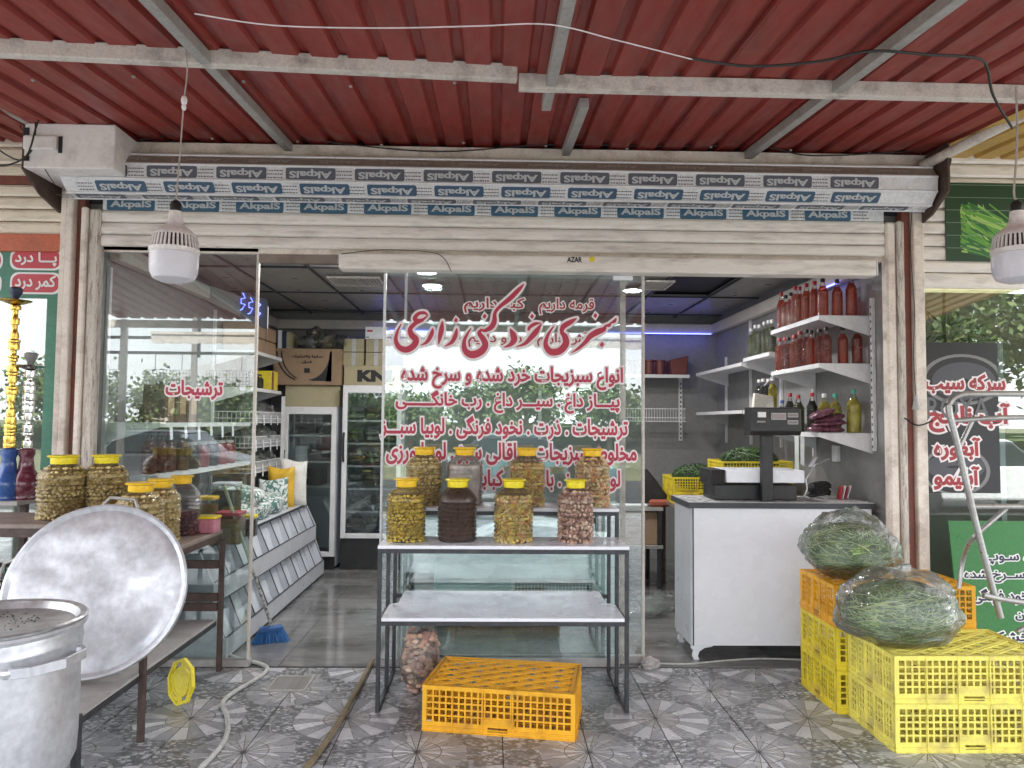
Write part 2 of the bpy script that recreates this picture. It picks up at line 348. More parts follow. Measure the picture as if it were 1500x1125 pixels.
# ================================================================== THE SETTING
T = .405; TX, TY = .865, -.842
def tile_material():
    g = N('mosaic_tile'); co = g.n('NewGeometry').outputs['Position']
    sx = g.n('SeparateXYZ'); g.l(co, sx.inputs[0])
    x = g.math('ADD', sx.outputs[0], -TX+8.1*4); y = g.math('ADD', sx.outputs[1], -TY+8.1*4)
    def cell(off):
        a = g.math('MULTIPLY', g.math('SUBTRACT', g.math('FRACT', g.math('ADD', g.math('DIVIDE', x, .81), .5+off)), .5), .81)
        b = g.math('MULTIPLY', g.math('SUBTRACT', g.math('FRACT', g.math('ADD', g.math('DIVIDE', y, .81), .5+off)), .5), .81)
        r = g.math('SQRT', g.math('ADD', g.math('MULTIPLY', a, a), g.math('MULTIPLY', b, b)))
        return r, g.math('DIVIDE', g.math('ADD', g.math('ARCTAN2', b, a), PI), 2*PI)
    def near(v, c, w): return g.math('LESS_THAN', g.math('ABSOLUTE', g.math('SUBTRACT', v, c)), w)
    rA, tA = cell(0.); rB, tB = cell(.5)
    vor = g.n('TexVoronoi'); mp_ = g.n('Mapping'); mp_.inputs['Scale'].default_value = (1, 1.5, 1); g.l(co, mp_.inputs[0]); g.l(mp_.outputs[0], vor.inputs['Vector']); vor.inputs['Scale'].default_value = 36
    vcol = g.n('SeparateColor'); g.l(vor.outputs['Color'], vcol.inputs[0])
    v2 = g.n('TexVoronoi', feature='DISTANCE_TO_EDGE'); g.l(mp_.outputs[0], v2.inputs['Vector']); v2.inputs['Scale'].default_value = 36
    peb = g.mix(g.ramp(vcol.outputs[0], .2, 1), (.25, .265, .285), (.50, .515, .535))
    peb = g.mix(g.math('GREATER_THAN', vcol.outputs[1], .9), peb, (.52, .52, .51))
    peb = g.mix(g.math('GREATER_THAN', vor.outputs['Distance'], .46), peb, (.14, .145, .15))
    def wedges(t, n, c1, c2, ln, r):
        k = g.math('MULTIPLY', t, n); w = g.mix(g.math('LESS_THAN', g.math('FRACT', g.math('DIVIDE', k, 2)), .5), c1, c2)
        jit = g.n('TexWhiteNoise', noise_dimensions='1D'); g.l(g.math('FLOOR', k), jit.inputs['W'])
        w = g.mix(g.math('MULTIPLY', jit.outputs[0], .35), w, (.2, .2, .2))
        fr = g.math('FRACT', k); ed = g.math('MULTIPLY', g.math('MINIMUM', fr, g.math('SUBTRACT', 1, fr)), g.math('MULTIPLY', r, 2*PI/n))
        return g.mix(g.math('LESS_THAN', ed, ln), w, (.10, .10, .10))
    LT, DK = (.62, .635, .67), (.32, .33, .355)
    c = peb
    # ring line round the big rosette
    c = g.mix(near(rA, .385, .002), c, (.4, .4, .4))
    # the star at the other corners, with a blunt grey ring of shards
    sh = wedges(tB, 16, (.29, .30, .32), (.40, .41, .43), .002, rB)
    c = g.mix(g.math('LESS_THAN', rB, .235), c, sh)
    zig = g.math('MULTIPLY', g.math('ABSOLUTE', g.math('SUBTRACT', g.math('FRACT', g.math('MULTIPLY', tB, 12)), .5)), .16)
    st = wedges(tB, 24, LT, (.40, .40, .40), .002, rB)
    c = g.mix(g.math('LESS_THAN', rB, g.math('SUBTRACT', .20, zig)), c, st)
    c = g.mix(near(rB, .115, .0028), c, (.13, .13, .13))
    # the big rosette
    c = g.mix(g.math('LESS_THAN', rA, .272), c, wedges(tA, 20, LT, DK, .0018, rA))
    c = g.mix(g.math('LESS_THAN', rA, .12), c, wedges(tA, 20, (.47, .45, .45), (.34, .34, .345), .0018, rA))
    c = g.mix(near(rA, .12, .0028), c, (.13, .13, .13))
    dirt = g.ramp(g.noise(co, 2.2, 6, .7), .46, .78, 0, .30)
    c = g.mix(dirt, c, (.20, .20, .205))
    c = g.mix(g.ramp(g.noise(co, 9, 4, .7), .58, .82, 0, .32), c, (.13, .13, .128))
    g.l(c, g.p.inputs['Base Color'])
    g.l(g.ramp(g.noise(co, 6, 5), .3, .7, .16, .38), g.p.inputs['Roughness'])
    h = g.math('ADD', g.math('MINIMUM', g.math('MULTIPLY', v2.outputs['Distance'], 4), .6), g.math('MULTIPLY', g.noise(co, 70, 3), .4))
    g.bump(h, .35, .004)
    return g.m
mt['tile'] = tile_material()
def inner_floor_mat():
    g = N('polished_stone'); co = g.n('NewGeometry').outputs['Position']
    mp_ = g.n('Mapping'); mp_.inputs['Scale'].default_value = (.5, 1.6, 1); g.l(co, mp_.inputs[0])
    n1 = g.noise(mp_.outputs[0], 2.0, 8, .68)
    c = g.mix(g.ramp(n1, .35, .68), (.085, .086, .088), (.24, .24, .24))
    c = g.mix(g.ramp(g.noise(co, 7, 6, .7), .56, .75, 0, .5), c, (.36, .355, .345))
    g.l(c, g.p.inputs['Base Color']); g.l(g.ramp(g.noise(co, 5, 5), .3, .7, .05, .18), g.p.inputs['Roughness'])
    return g.m
mt['stone'] = inner_floor_mat()

# ground under everything, street, verge
struct('ground', MB().box((-600, -900, -.5), (600, 300, -.16)), mt['soil'])
struct('road', MB().box((-200, -17, -.16), (200, -8.2, -.12)), mt['asphalt'])
struct('kerb', MB().box((-60, -8.2, -.16), (60, -7.9, 0)), mt['conc'], bev=.02)
pv = struct('pavement', MB().box((-12, -7.9, -.16), (12, -2.066, 0)), mt['tile'])
part('grout_bed', MB().box((-12, -2.065, -.16), (12, -.012, -.006)), M('grout', (.07, .065, .06), .9), pv)
part('side_paving', MB().box((4.2, -2.065, -.0055), (12, -.012, 0)), mt['tile'], pv); part('side_paving', MB().box((-12, -2.065, -.0055), (-2.78, -.012, 0)), mt['tile'], pv)
tile_me = MB().box((0, 0, -.01), (T-.005, T-.005, 0)).mesh('floor_tile', mt['tile'], bev=.0015)
k = 0
for j in range(5):
    for i in range(-9, 8):
        x = TX+i*T+.002; y = TY+(1-j)*T+.002
        if y+T > -.02 and y > -.1: continue
        o = part('floor_tile', tile_me, None, pv); o.location = (x, y, random.uniform(-.0006, .0006))
# shop floor
fl = struct('shop_floor', MB().box((-2.75, -.012, -.1), (2.75, 4.1, -.004)), mt['edge'])
sme = MB().box((0, 0, -.012), (.797, .797, .002)).mesh('floor_tile', mt['stone'], bev=.001)
for i in range(7):
    for j in range(5):
        o = part('floor_tile', sme, None, fl); o.location = (-2.95+i*.8, -.01+j*.8, 0)
# side walls, back wall, ceiling
wl = struct('shop_wall', MB().box((-2.75, .03, -.1), (-2.56, 4.1, 3.9)).box((2.58, .03, -.1), (2.77, 4.1, 3.9)).box((-2.56, 3.8, -.1), (2.58, 4.0, 3.9)), mt['wall'])
cn = MB()
for (a, b) in (((-2.56, 3.72), (2.58, 3.8)), ):
    cn.box((a[0], a[1], 2.60), (b[0], b[1], 2.71))
cn.box((-2.56, .1, 2.60), (-2.48, 3.72, 2.71)); cn.box((2.50, .1, 2.60), (2.58, 3.72, 2.71))
part('cornice', cn, mt['cornice'], wl, bev=.008)
ce = struct('ceiling', MB().box((-2.559, .031, 2.84), (2.579, 3.799, 3.89)), mt['ink'])
cpm = MB().box((0, 0, 0), (.592, 1.18, .02)).mesh('ceiling_panel', mt['ceil'], bev=.002)
for i in range(9):
    for j in range(4):
        if (i, j) in ((7, 1), (2, 0)): continue          # panels missing by the right wall and over the door
        o = part('ceiling_panel', cpm, None, ce); o.location = (-2.72+i*.6, .02+j*1.19-.6*(i % 2)*0, 2.80+random.uniform(-.002, .002))
cg = MB()
for i in range(10): cg.box((-2.728+i*.6, .02, 2.785), (-2.712+i*.6, 3.8, 2.80))
for j in range(5): cg.box((-2.72, .012+j*1.19-.008, 2.786), (2.6, .012+j*1.19+.008, 2.799))
part('ceiling_grid', cg, mt['edge'], ce)
# shop fronts' masonry above, outside of the opening and neighbours' structure
struct('facade_wall', MB().box((-9, .02, 3.30), (9, .5, 4.6)).box((-9, .5, 3.9), (9, 9, 4.6)), mt['cream'])

# -------- ceiling downlights and grilles
def downlight(px, py, lab, y=None):
    p = az(px, py, 2.785); t = thing('ceiling_downlight', lab, 'ceiling light', (p.x, p.y, 2.785), group='lit downlights in the shop ceiling')
    part('lamp_rim', MB().lathe([(.085, .004), (.10, 0), (.105, -.006), (.085, -.012)], 24), mt['whitem'], t, local=True, smooth=True)
    part('lamp_face', MB().lathe([(.001, -.013), (.084, -.012)], 24, caps=False), mt['led'], t, local=True)
    ld = bpy.data.lights.new('lamp_light', 'AREA'); ld.shape = 'DISK'; ld.size = .16; ld.energy = 4; ld.color = (1, .97, .93)
    lo = bpy.data.objects.new('lamp_light', ld); COL.objects.link(lo); lo.parent = t; lo.location = (0, 0, -.02)
downlight(625, 397, 'nearer lit round downlight behind the left half of the lettered glass')
downlight(633, 417, 'farther lit round downlight behind the left half of the lettered glass')
downlight(926, 424, 'lit round downlight behind the right edge of the lettered glass')
def vent(px0, px1, py0, lab):
    a = az(px0, py0, 2.782); b = az(px1, py0, 2.782); w = b.x-a.x
    t = thing('ceiling_vent', lab, 'vent', (a.x, a.y, 2.78))
    f = MB(); f.box((0, 0, -.015), (w, .02, 0)).box((0, .38, -.015), (w, .40, 0)).box((0, .02, -.015), (.02, .38, 0)).box((w-.02, .02, -.015), (w, .38, 0))
    part('vent_frame', f, mt['cornice'], t, local=True)
    n = 14; sm = MB().box((0, .02, -.012), (.008, .38, 0)).mesh('slat', mt['cornice'])
    for i in range(n): part('slat', sm, None, t).location = (.03+i*(w-.06)/n, 0, 0)
vent(478, 556, 404, 'beige slatted ceiling vent above the fridges, left of the lettered glass')
vent(946, 990, 410, 'slatted ceiling vent just right of the lettered glass')

# ================================================================== AWNING
def zr(y): return 3.335+.082*y
aw = thing('corrugated_awning', 'dark red corrugated metal awning on painted beams over the shop front', 'awning', (0, 0, 0))
def sheet(x0, x1, y0, y1, name, mat, parent, zoff=0):
    mb = MB(); n = round((x1-x0)/.175); pr = []
    for i in range(n):
        b = x0+i*.175
        pr += ([(b-.012, 0)] if i == 0 else [])+[(b+.113, 0), (b+.126, .024), (b+.162, .024), (b+.175, 0)]
    vs = []; m = len(pr); rows = 9
    for r_ in range(rows):
        y = y0+(y1-y0)*r_/(rows-1)
        for (x, z) in pr: vs.append((x, y, zr(y)+zoff+z+.004*math.sin(y*3+x*5)+.003*noise.noise(Vector((x*3, y*4, 1)))))
    fs = [(r_*m+i, r_*m+i+1, (r_+1)*m+i+1, (r_+1)*m+i) for r_ in range(rows-1) for i in range(m-1)]
    mb.add(vs, fs); return part(name, mb, mat, parent)
for i in range(-6, 5):
    x0 = i*.875+.2
    if x0+.875 > 3.3+.8: continue
    sheet(x0, x0+.875, -5.25, -.02 if x0 < 2.6 else -1.2, 'roof_sheet', mt['awning'], aw, zoff=.003*(i % 2))
ys = thing('yellow_awning', 'yellow corrugated awning sheet over the neighbouring shop on the right', 'awning', (3.7, -.6, 3.4))
sheet(2.83, 5.28, -1.15, -.02, 'roof_sheet', mt['yellow_sheet'], ys, zoff=.0)
sheet(3.72, 5.65, -5.2, -1.25, 'roof_sheet', mt['yellow_sheet'], ys, zoff=-.01)
sc0 = MB().lathe([(.0, .0), (.010, .0), (.010, -.004), (.005, -.009), (.0, -.009)], 8, caps=False).mesh('screw', mt['galv'])
for y in (-1.22, -2.6, -.2):
    for i in range(15): part('screw', sc0, None, aw).location = (-5.0+i*.525+.06, y+.03*(i % 3), zr(y)-.001)
# beams
part('fascia_beam', MB().box((-2.52, -.14, 3.235), (2.9, -.06, 3.31)), mt['cream'], aw, bev=.004)
a = az(-160, 62, 3.17); b = az(757, 108, 3.20)
part('cross_beam', MB().bar((a.x, a.y, 3.17), (b.x, b.y, 3.20), .05, .075), mt['beam'], aw, bev=.003)
a = az(760, 121, 3.19); b = az(1720, 143, 3.19)
part('cross_beam', MB().bar((a.x, a.y, 3.19), (b.x, b.y, 3.19), .05, .075), mt['beam'], aw, bev=.003)
rb = mt['galv']
for (x0, y0, x1, y1) in ((-1.33, -.1, -1.28, -5.2), (.44, -.1, .45, -1.05), (.255, -1.0, .27, -5.2), (1.62, -.1, 1.74, -5.2), (-3.25, -.1, -3.2, -5.2), (3.6, -1.3, 3.6, -5.2)):
    part('rafter', MB().bar((x0, y0, zr(y0)-.034), (x1, y1, zr(y1)-.034), .05, .055), rb, aw, bev=.003)
part('eaves_beam', MB().box((-5.2, -5.28, 2.78), (5.6, -5.22, 2.88)), mt['beam'], aw)
# weathered valance board hung below the eaves
va = MB(); n = 44
for i in range(n):
    x = -5+i*.24; va.prism([(x, 2.80), (x, 2.68-.02*random.random()), (x+.06, 2.655), (x+.18, 2.655), (x+.24, 2.68-.02*random.random()), (x+.24, 2.80)], 'y', -6.12, -6.10)
va.box((-5, -6.14, 2.79), (5.6, -6.08, 2.83))
part('valance', va, mt['beam'], aw)
for x in (-3.2, .27, 3.6): part('valance_arm', MB().bar((x, -5.2, 2.86), (x, -6.1, 2.81), .04), rb, aw)
for x in (-5.0, 5.4): part('post', MB().box((x-.04, -5.34, -.01), (x+.04, -5.285, 2.9)), mt['steel'], aw)

part('light_leak_filler', MB().box((-2.5, -.045, 3.20), (2.8, -.022, 3.42)), mt['ink'], aw)  # added dark filler, blocks sky light leaking in between roof ribs and wall
# pipe brace right, brace left
p0, p1 = ay(1352, 243, -.2), ay(1520, 158, -.9)
single('brace_pipe', MB().tube([p0, p1], .032, 12), mt['beam'], 'thick dirty pipe slanting from the wall up under the awning at right', 'pipe', smooth=True)
p0, p1 = ay(75, 192, -.25), ay(-60, 118, -.9)
single('brace_pipe', MB().bar(p0, p1, .06), mt['galv'], 'rusty square brace slanting up under the awning at top left', 'brace')

# ================================================================== ROLLER SHUTTER
rs = thing('roller_shutter', 'raised white roller shutter wrapped in printed film above the shop opening', 'shutter', (0, -.16, 3.05))
cx, cz, rr = -.17, 3.074, .138
facets = []
angs = [95, 55.5, 15.5, -23, -64, -100]
xL, xR = -2.66, 2.76
for k in range(len(angs)-1):
    a0, a1 = R(angs[k]), R(angs[k+1])
    P0 = (cx-rr*math.cos(a0), cz+rr*math.sin(a0)); P1 = (cx-rr*math.cos(a1), cz+rr*math.sin(a1))
    facets.append((P0, P1))
core = MB().lathe([(rr-.02, xL+.01), (rr-.02, xR-.01)], 24, m=Matrix.Rotation(R(90), 4, 'Y')); core.v = [(v[0], v[1]+cx, v[2]+cz) for v in core.v]
part('roll_core', core, mt['film'], rs)
for k, (P0, P1) in enumerate(facets):
    mb = MB(); mb.prism([(P0[0]-.002, P0[1]-.003), (P1[0]-.002, P1[1]+.003), (P1[0]+.012, P1[1]+.006), (P0[0]+.012, P0[1]-.006)], 'x', xL, xR)
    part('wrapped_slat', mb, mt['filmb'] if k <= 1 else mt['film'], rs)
    rib = MB().tube([(xL, P1[0]-.002, P1[1]), (xR, P1[0]-.002, P1[1])], .008, 6); part('slat_edge', rib, mt['whitem'], rs)
# printed plates: a logo plate and its word
def facet_place(P0, P1):
    A = Vector((0, P0[0], P0[1])); B = Vector((0, P1[0], P1[1])); e = (A-B).normalized(); nrm = Vector((1, 0, 0)).cross(e)
    if nrm.y > 0: nrm = -nrm
    mid = (A+B)/2
    return lambda u, v, w: tuple(mid+Vector((u, 0, 0))+e*v+nrm*(w+.0045))
def rrect(w, h, r, n=4):
    o = []
    for cx_, cy_, a0 in ((w/2-r, h/2-r, 0), (-w/2+r, h/2-r, 90), (-w/2+r, -h/2+r, 180), (w/2-r, -h/2+r, 270)):
        for i in range(n+1): t = R(a0+90*i/n); o.append((cx_+r*math.cos(t), cy_+r*math.sin(t)))
    return o
def logo_mesh(pl, flip, mats, hh=.058, fade=False):
    mb = MB(); ww = .305
    f = -1 if flip else 1
    pts = rrect(ww, hh, .012); vs = [pl(x, y, 0) for x, y in pts]
    mb.cur = 0; mb.add(vs, [tuple(range(len(vs)))])
    lt = MB(); letter(lt, 'AkpalS', (-.125, .128, -hh*.36, hh*.36), lambda u, v, w: pl(f*u, f*v, w), bold=.035)
    mb.v += []; o = len(mb.v); mb.v += lt.v; mb.f += [tuple(i+o for i in ff) for ff in lt.f]; mb.mi += [1]*len(lt.f)
    # small grey print between the plates: three lines of tiny dashes
    mb.cur = 2
    for r_ in range(3):
        y = hh*.32-r_*hh*.3; x = ww/2+.018
        while x < ww/2+.105:
            w_ = .006+random.random()*.012; mb.add([pl(f*q, f*p, .0003) for q, p in ((x, y), (x+w_, y), (x+w_, y+.007), (x, y+.007))], [(0, 1, 2, 3)]); x += w_+.004
    return mb.mesh('printed_logo', mats)
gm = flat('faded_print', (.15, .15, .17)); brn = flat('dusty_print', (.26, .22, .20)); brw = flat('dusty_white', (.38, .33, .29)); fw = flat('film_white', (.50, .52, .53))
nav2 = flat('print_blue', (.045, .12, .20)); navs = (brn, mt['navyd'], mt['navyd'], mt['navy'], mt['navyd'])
pitches = [.43, .427, .422, .415, .412]
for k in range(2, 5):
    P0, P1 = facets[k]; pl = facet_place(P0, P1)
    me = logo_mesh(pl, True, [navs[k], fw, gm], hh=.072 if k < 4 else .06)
    off = [0, .13, .0, .10, -.06][k]
    x = xL+.25+off
    while x < xR-.16:
        part('printed_logo', me, None, rs).location = (x, .16, -3.05); x += pitches[k]
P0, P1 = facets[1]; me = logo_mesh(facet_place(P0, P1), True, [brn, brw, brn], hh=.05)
x = xL+.4
while x < xR-.2: part('printed_logo', me, None, rs).location = (x, .16, -3.05); x += .43
# hanging curtain below the roll: one film covered slat with upright logos, then bare slats
part('wrapped_slat', MB().box((-2.53, -.055, 2.893), (2.545, -.035, 2.99)), mt['film'], rs, bev=.004)
me = logo_mesh(lambda u, v, w: (u, -.0562-w, v), False, [nav2, fw, gm], hh=.072)
x = -2.35
while x < 2.45: part('printed_logo', me, None, rs).location = (x, .16, 2.926-3.05); x += .411
for i, (z0, z1) in enumerate(((2.813, 2.889), (2.734, 2.808), (2.658, 2.729))):
    sm = MB(); sm.prism([(-.055, z0+.006), (-.062, z0+.02), (-.062, z1-.02), (-.052, z1), (-.035, z1), (-.035, z0)], 'x', -2.53, 2.545)
    part('slat', sm, mt['white_slat'], rs, bev=.002)
# motor cover on the left end
mc = thing('motor_cover', 'white metal motor cover box fixed over the left end of the shutter roll', 'cover box', (-2.7, -.4, 3.1))
a = ay(72, 238, -.42); b = ay(193, 200, -.42)
part('cover_body', MB().box((-2.80, -.44, 3.03), (-2.27, -.05, 3.30)), mt['motor'], mc, bev=.006)
part('cover_step', MB().box((-2.79, -.475, 3.13), (-2.60, -.443, 3.215)), mt['motor'], mc, bev=.012, seg=2)
part('cut_out', MB().box((-2.597, -.4445, 3.12), (-2.575, -.4405, 3.22)).box((-2.80, -.4445, 3.225), (-2.77, -.4405, 3.27)).box((-2.80, -.4445, 3.07), (-2.765, -.4405, 3.10)), mt['ink'], mc)
part('bracket', MB().prism([(-.42, 3.29), (-.42, 3.03), (-.25, 2.93), (-.02, 2.87), (-.02, 3.29)], 'x', -2.822, -2.805), mt['brownm'], mc)
single('end_bracket', MB().prism([(-.38, 3.30), (-.38, 3.0), (-.2, 2.90), (-.02, 2.86), (-.02, 3.30)], 'x', 2.775, 2.79), mt['brownm'], 'dark steel end plate at the right end of the shutter roll', 'bracket')
single('roll_housing', MB().box((-2.66, .0, 2.95), (2.77, .019, 3.30)), mt['ink'], 'dark backing behind the shutter roll above the opening', 'backing')

# guide rails and posts on both sides of the opening
def upright(x0, x1, z1, mat, name, lab, cat, y0=-.05, y1=.02, bev=.006):
    z0 = .0
    return single(name, MB().box((x0, y0, z0), (x1, y1, z1)), mat, lab, cat, bev=bev)
gl = thing('guide_rail', 'white weathered shutter guide rail at the left side of the opening', 'guide rail', (-2.62, -.05, 0))
part('rail_side', MB().box((-2.643, -.095, 0), (-2.606, -.0, 2.90)), mt['cream'], gl, bev=.008)
part('rail_face', MB().box((-2.604, -.075, 0), (-2.532, .0, 2.895)), mt['oldwood'], gl, bev=.012)
upright(-2.69, -2.645, 3.0, mt['redpost'], 'steel_post', 'rusty dark red steel post left of the opening', 'post', -.05)
gp = thing('door_post', 'cream painted double post between the left neighbour and the red post', 'post', (-2.8, -.05, 0))
part('post_face', MB().box((-2.772, -.09, 0), (-2.735, .01, 3.0)), mt['cream'], gp, bev=.004); part('post_face', MB().box((-2.733, -.10, 0), (-2.692, .01, 3.0)), mt['cream'], gp, bev=.006)
gr_ = thing('guide_rail', 'white weathered shutter guide rail at the right side of the opening', 'guide rail', (2.62, -.05, 0))
part('rail_face', MB().box((2.547, -.075, 0), (2.612, .0, 2.885)), mt['cream'], gr_, bev=.012)
part('rail_side', MB().box((2.614, -.09, 0), (2.660, .0, 2.89)), mt['oldwood'], gr_, bev=.01)
upright(2.662, 2.716, 3.0, mt['redpost'], 'steel_post', 'brick red steel post right of the opening', 'post', -.055)
upright(2.718, 2.79, 3.0, mt['cream'], 'door_post', 'cream chipped post right of the brick red post', 'post', -.09)
ht = thing('lintel', 'cream lintel board under the shutter slats above the gap beside the left glass', 'lintel', (-1.3, 0, 2.65))
part('board', MB().box((-2.53, -.02, 2.63), (2.545, .02, 2.70)), mt['cream'], ht); part('board', MB().box((-1.56, -.01, 2.575), (-1.03, .03, 2.629)), mt['board'], ht)

# automatic door operator
dop = thing('door_operator', 'long white automatic door operator box above the lettered glass', 'door operator', (.75, -.06, 2.6))
x0 = ay(497, 380, -.1).x; x1 = ay(1282, 385, -.1).x
part('casing', MB().box((x0, -.12, 2.518), (x1, .0, 2.622)), mt['white_slat'], dop, bev=.012, seg=2)
part('end_cap', MB().box((x1+.001, -.118, 2.520), (x1+.012, -.002, 2.620)), mt['whitem'], dop, bev=.004)
u = fitpx(831, 852, 377, 384, -.12)
text('maker_name', 'AZAR', u, on_y(-.1215), [mt['ink']], dop, bold=.03)
u = ay(867, 380, -.12); part('round_sticker', MB().lathe([(.018, 0), (.018, .001)], 16, m=Matrix.Rotation(R(90), 4, 'X'), c=(u.x, -.1205, u.z)), mt['lidy'], dop)

# ================================================================== GLASS FRONT
def pane(name, x0, x1, z0, z1, y, lab, cat='glass pane'):
    t = thing(name, lab, cat, ((x0+x1)/2, y, z0))
    part('pane', MB().box((x0, y-.004, z0), (x1, y+.004, z1)), mt['glass'], t)
    return t
gA = pane('fixed_glass', -2.57, -1.545, .03, 2.66, .005, 'fixed glass pane at left reflecting the sky, with one line of red lettering')
part('edge_strip', MB().box((-1.553, -.012, .02), (-1.538, .02, 2.66)), mt['cornice'], gA, bev=.003)
part('frame', MB().box((-2.572, -.02, 2.64), (-1.54, .025, 2.664)).box((-2.578, -.02, .05), (-2.555, .025, 2.64)), mt['whitem'], gA)
part('sill', MB().box((-2.57, -.03, .0), (-1.53, .03, .045)), mt['greyboard'], gA, bev=.004)
x0, x1 = ay(562, 600, 0).x, ay(908, 600, 0).x
gB = pane('sliding_glass_door', x0, x1, .02, 2.517, .0, 'front sliding glass door covered in lines of red lettering')
part('edge_strip', MB().box((x0-.012, -.014, .015), (x0+.004,   .014, 2.516)), mt['whitem'], gB, bev=.003)
part('edge_strip', MB().box((x1-.0, .006, .015), (x1+.038, .012, 2.516)), clear('frosted_strip', (.85, .85, .82), 1.5, .2, .55, (.62, .60, .56)), gB)
part('bottom_rail', MB().box((x0, -.02, .0), (x1, .02, .05)), mt['greyboard'], gB, bev=.004)
part('clamp', MB().box((x1-.05, -.03, 2.485), (x1+.08, -.016, 2.515)), mt['white'], gB, bev=.004)
x2, x3 = ay(592, 600, .06).x, ay(943, 600, .06).x
gC = pane('sliding_glass_door', x2, x3, .02, 2.56, .07, 'rear sliding glass door whose edge shows to the right of the lettered one')
part('edge_strip', MB().box((x3-.012, .056, .015), (x3+.006, .084, 2.58)), mt['cornice'], gC, bev=.003)
part('edge_strip', MB().box((x2-.008, .056, .015), (x2+.008, .084, 2.58)), mt['whitem'], gC, bev=.003)
part('bottom_rail', MB().box((x2, .05, .0), (x3, .09, .05)), mt['greyboard'], gC, bev=.004)

VM = [mt['red'], mt['outl']]
YG = -.0045
lines = [('قرمه داریم', 790, 870, 438, 460, .02, .08), ('کبه داریم', 680, 768, 437, 458, .02, .08), ('آش داریم', 787, 862, 487, 507, .02, .08), ('بادو داریم', 686, 764, 488, 508, .02, .08),
 ('انواع سبزیجات خرد شده و سرخ شده', 588, 912, 536, 568, .034, .085), ('پیـــاز داغ . سیـــر داغ . رب خانگــــــی', 580, 907, 572, 603, .034, .085),
 ('ترشیجات . ذرت . نخود فرنگی . لوبیا سبـــز', 558, 919, 609, 641, .034, .085), ('مخلوط سبزیجات . باقالی سبز . لوبیا ورزی', 566, 932, 648, 679, .034, .085), ('لوبیا سبـز . بادمجان کبابی', 692, 908, 687, 718, .034, .085)]
for i, (s_, px0, px1, py0, py1, bo, ou) in enumerate(lines):
    sh = (px0+px1)/2
    small = i < 4
    text('lettering', s_, fitpx(px0, px1, py0+(3 if not small else 0), py1, YG+(.0 if not small else .0)), on_y(YG), [mt['red2'] if small else mt['red'], mt['outl']], gB, bold=bo, outline=ou, depth=.00025)
text('lettering', 'ترشیجات', fitpx(243, 326, 558, 584, 0), on_y(.0), VM, gA, bold=.04, outline=.09, depth=.0003)

# hand-drawn headline: brush strokes with swelling width (points x, y, width in an enlarged measuring frame)
def spline(pts, n=7):
    out = []
    P = [pts[0]]+list(pts)+[pts[-1]]
    for i in range(1, len(P)-2):
        for k in range(n):
            t = k/n; out.append([.5*((2*P[i][j])+(-P[i-1][j]+P[i+1][j])*t+(2*P[i-1][j]-5*P[i][j]+4*P[i+1][j]-P[i+2][j])*t*t+(-P[i-1][j]+3*P[i][j]-3*P[i+1][j]+P[i+2][j])*t**3) for j in range(3)])
    out.append(list(pts[-1])); return out
strokes = [
 [(590, 425, 14), (560, 398, 30), (500, 405, 34), (462, 450, 42), (490, 480, 50), (545, 462, 26), (585, 428, 14)],
 [(545, 468, 30), (470, 500, 40), (415, 560, 44), (430, 620, 60), (472, 665, 62), (450, 725, 62), (380, 765, 62), (310, 745, 54), (272, 675, 40), (285, 590, 26), (325, 508, 12)],
 [(640, 553, 14), (628, 610, 42), (585, 685, 34), (520, 723, 8)],
 [(738, 482, 14), (728, 560, 50), (712, 640, 40), (697, 712, 10)],
 [(880, 553, 14), (868, 620, 42), (830, 690, 36), (757, 735, 8)],
 [(1552, 108, 8), (1500, 165, 40), (1410, 255, 48), (1310, 335, 36), (1262, 400, 34), (1255, 480, 50), (1225, 540, 52), (1160, 575, 34), (1130, 565, 20)],
 [(1130, 560, 20), (1105, 600, 42), (1145, 660, 56), (1165, 720, 62), (1120, 785, 72), (1030, 815, 74), (962, 770, 56), (955, 680, 36), (985, 610, 24), (1023, 552, 12)],
 [(1412, 556, 12), (1440, 610, 56), (1452, 665, 62), (1415, 715, 40), (1348, 742, 8)],
 [(1717, 500, 10), (1660, 508, 34), (1605, 545, 32), (1598, 575, 22)],
 [(1722, 512, 14), (1672, 585, 54), (1620, 645, 50), (1560, 705, 34), (1472, 737, 8)],
 [(2078, 452, 10), (2015, 490, 48), (1945, 535, 52), (1930, 590, 40), (1962, 640, 60), (1968, 710, 66), (1905, 778, 70), (1818, 785, 66), (1768, 715, 46), (1790, 620, 30), (1850, 530, 10)],
 [(2473, 448, 8), (2455, 480, 34), (2420, 498, 18), (2400, 522, 34), (2368, 528, 22), (2345, 562, 50), (2280, 590, 60), (2215, 630, 54), (2160, 695, 40), (2090, 755, 28), (2022, 797, 8)]]
dots = [(872, 470, 56), (1158, 432, 56), (1632, 432, 56), (2264, 425, 56), (2330, 715, 62)]
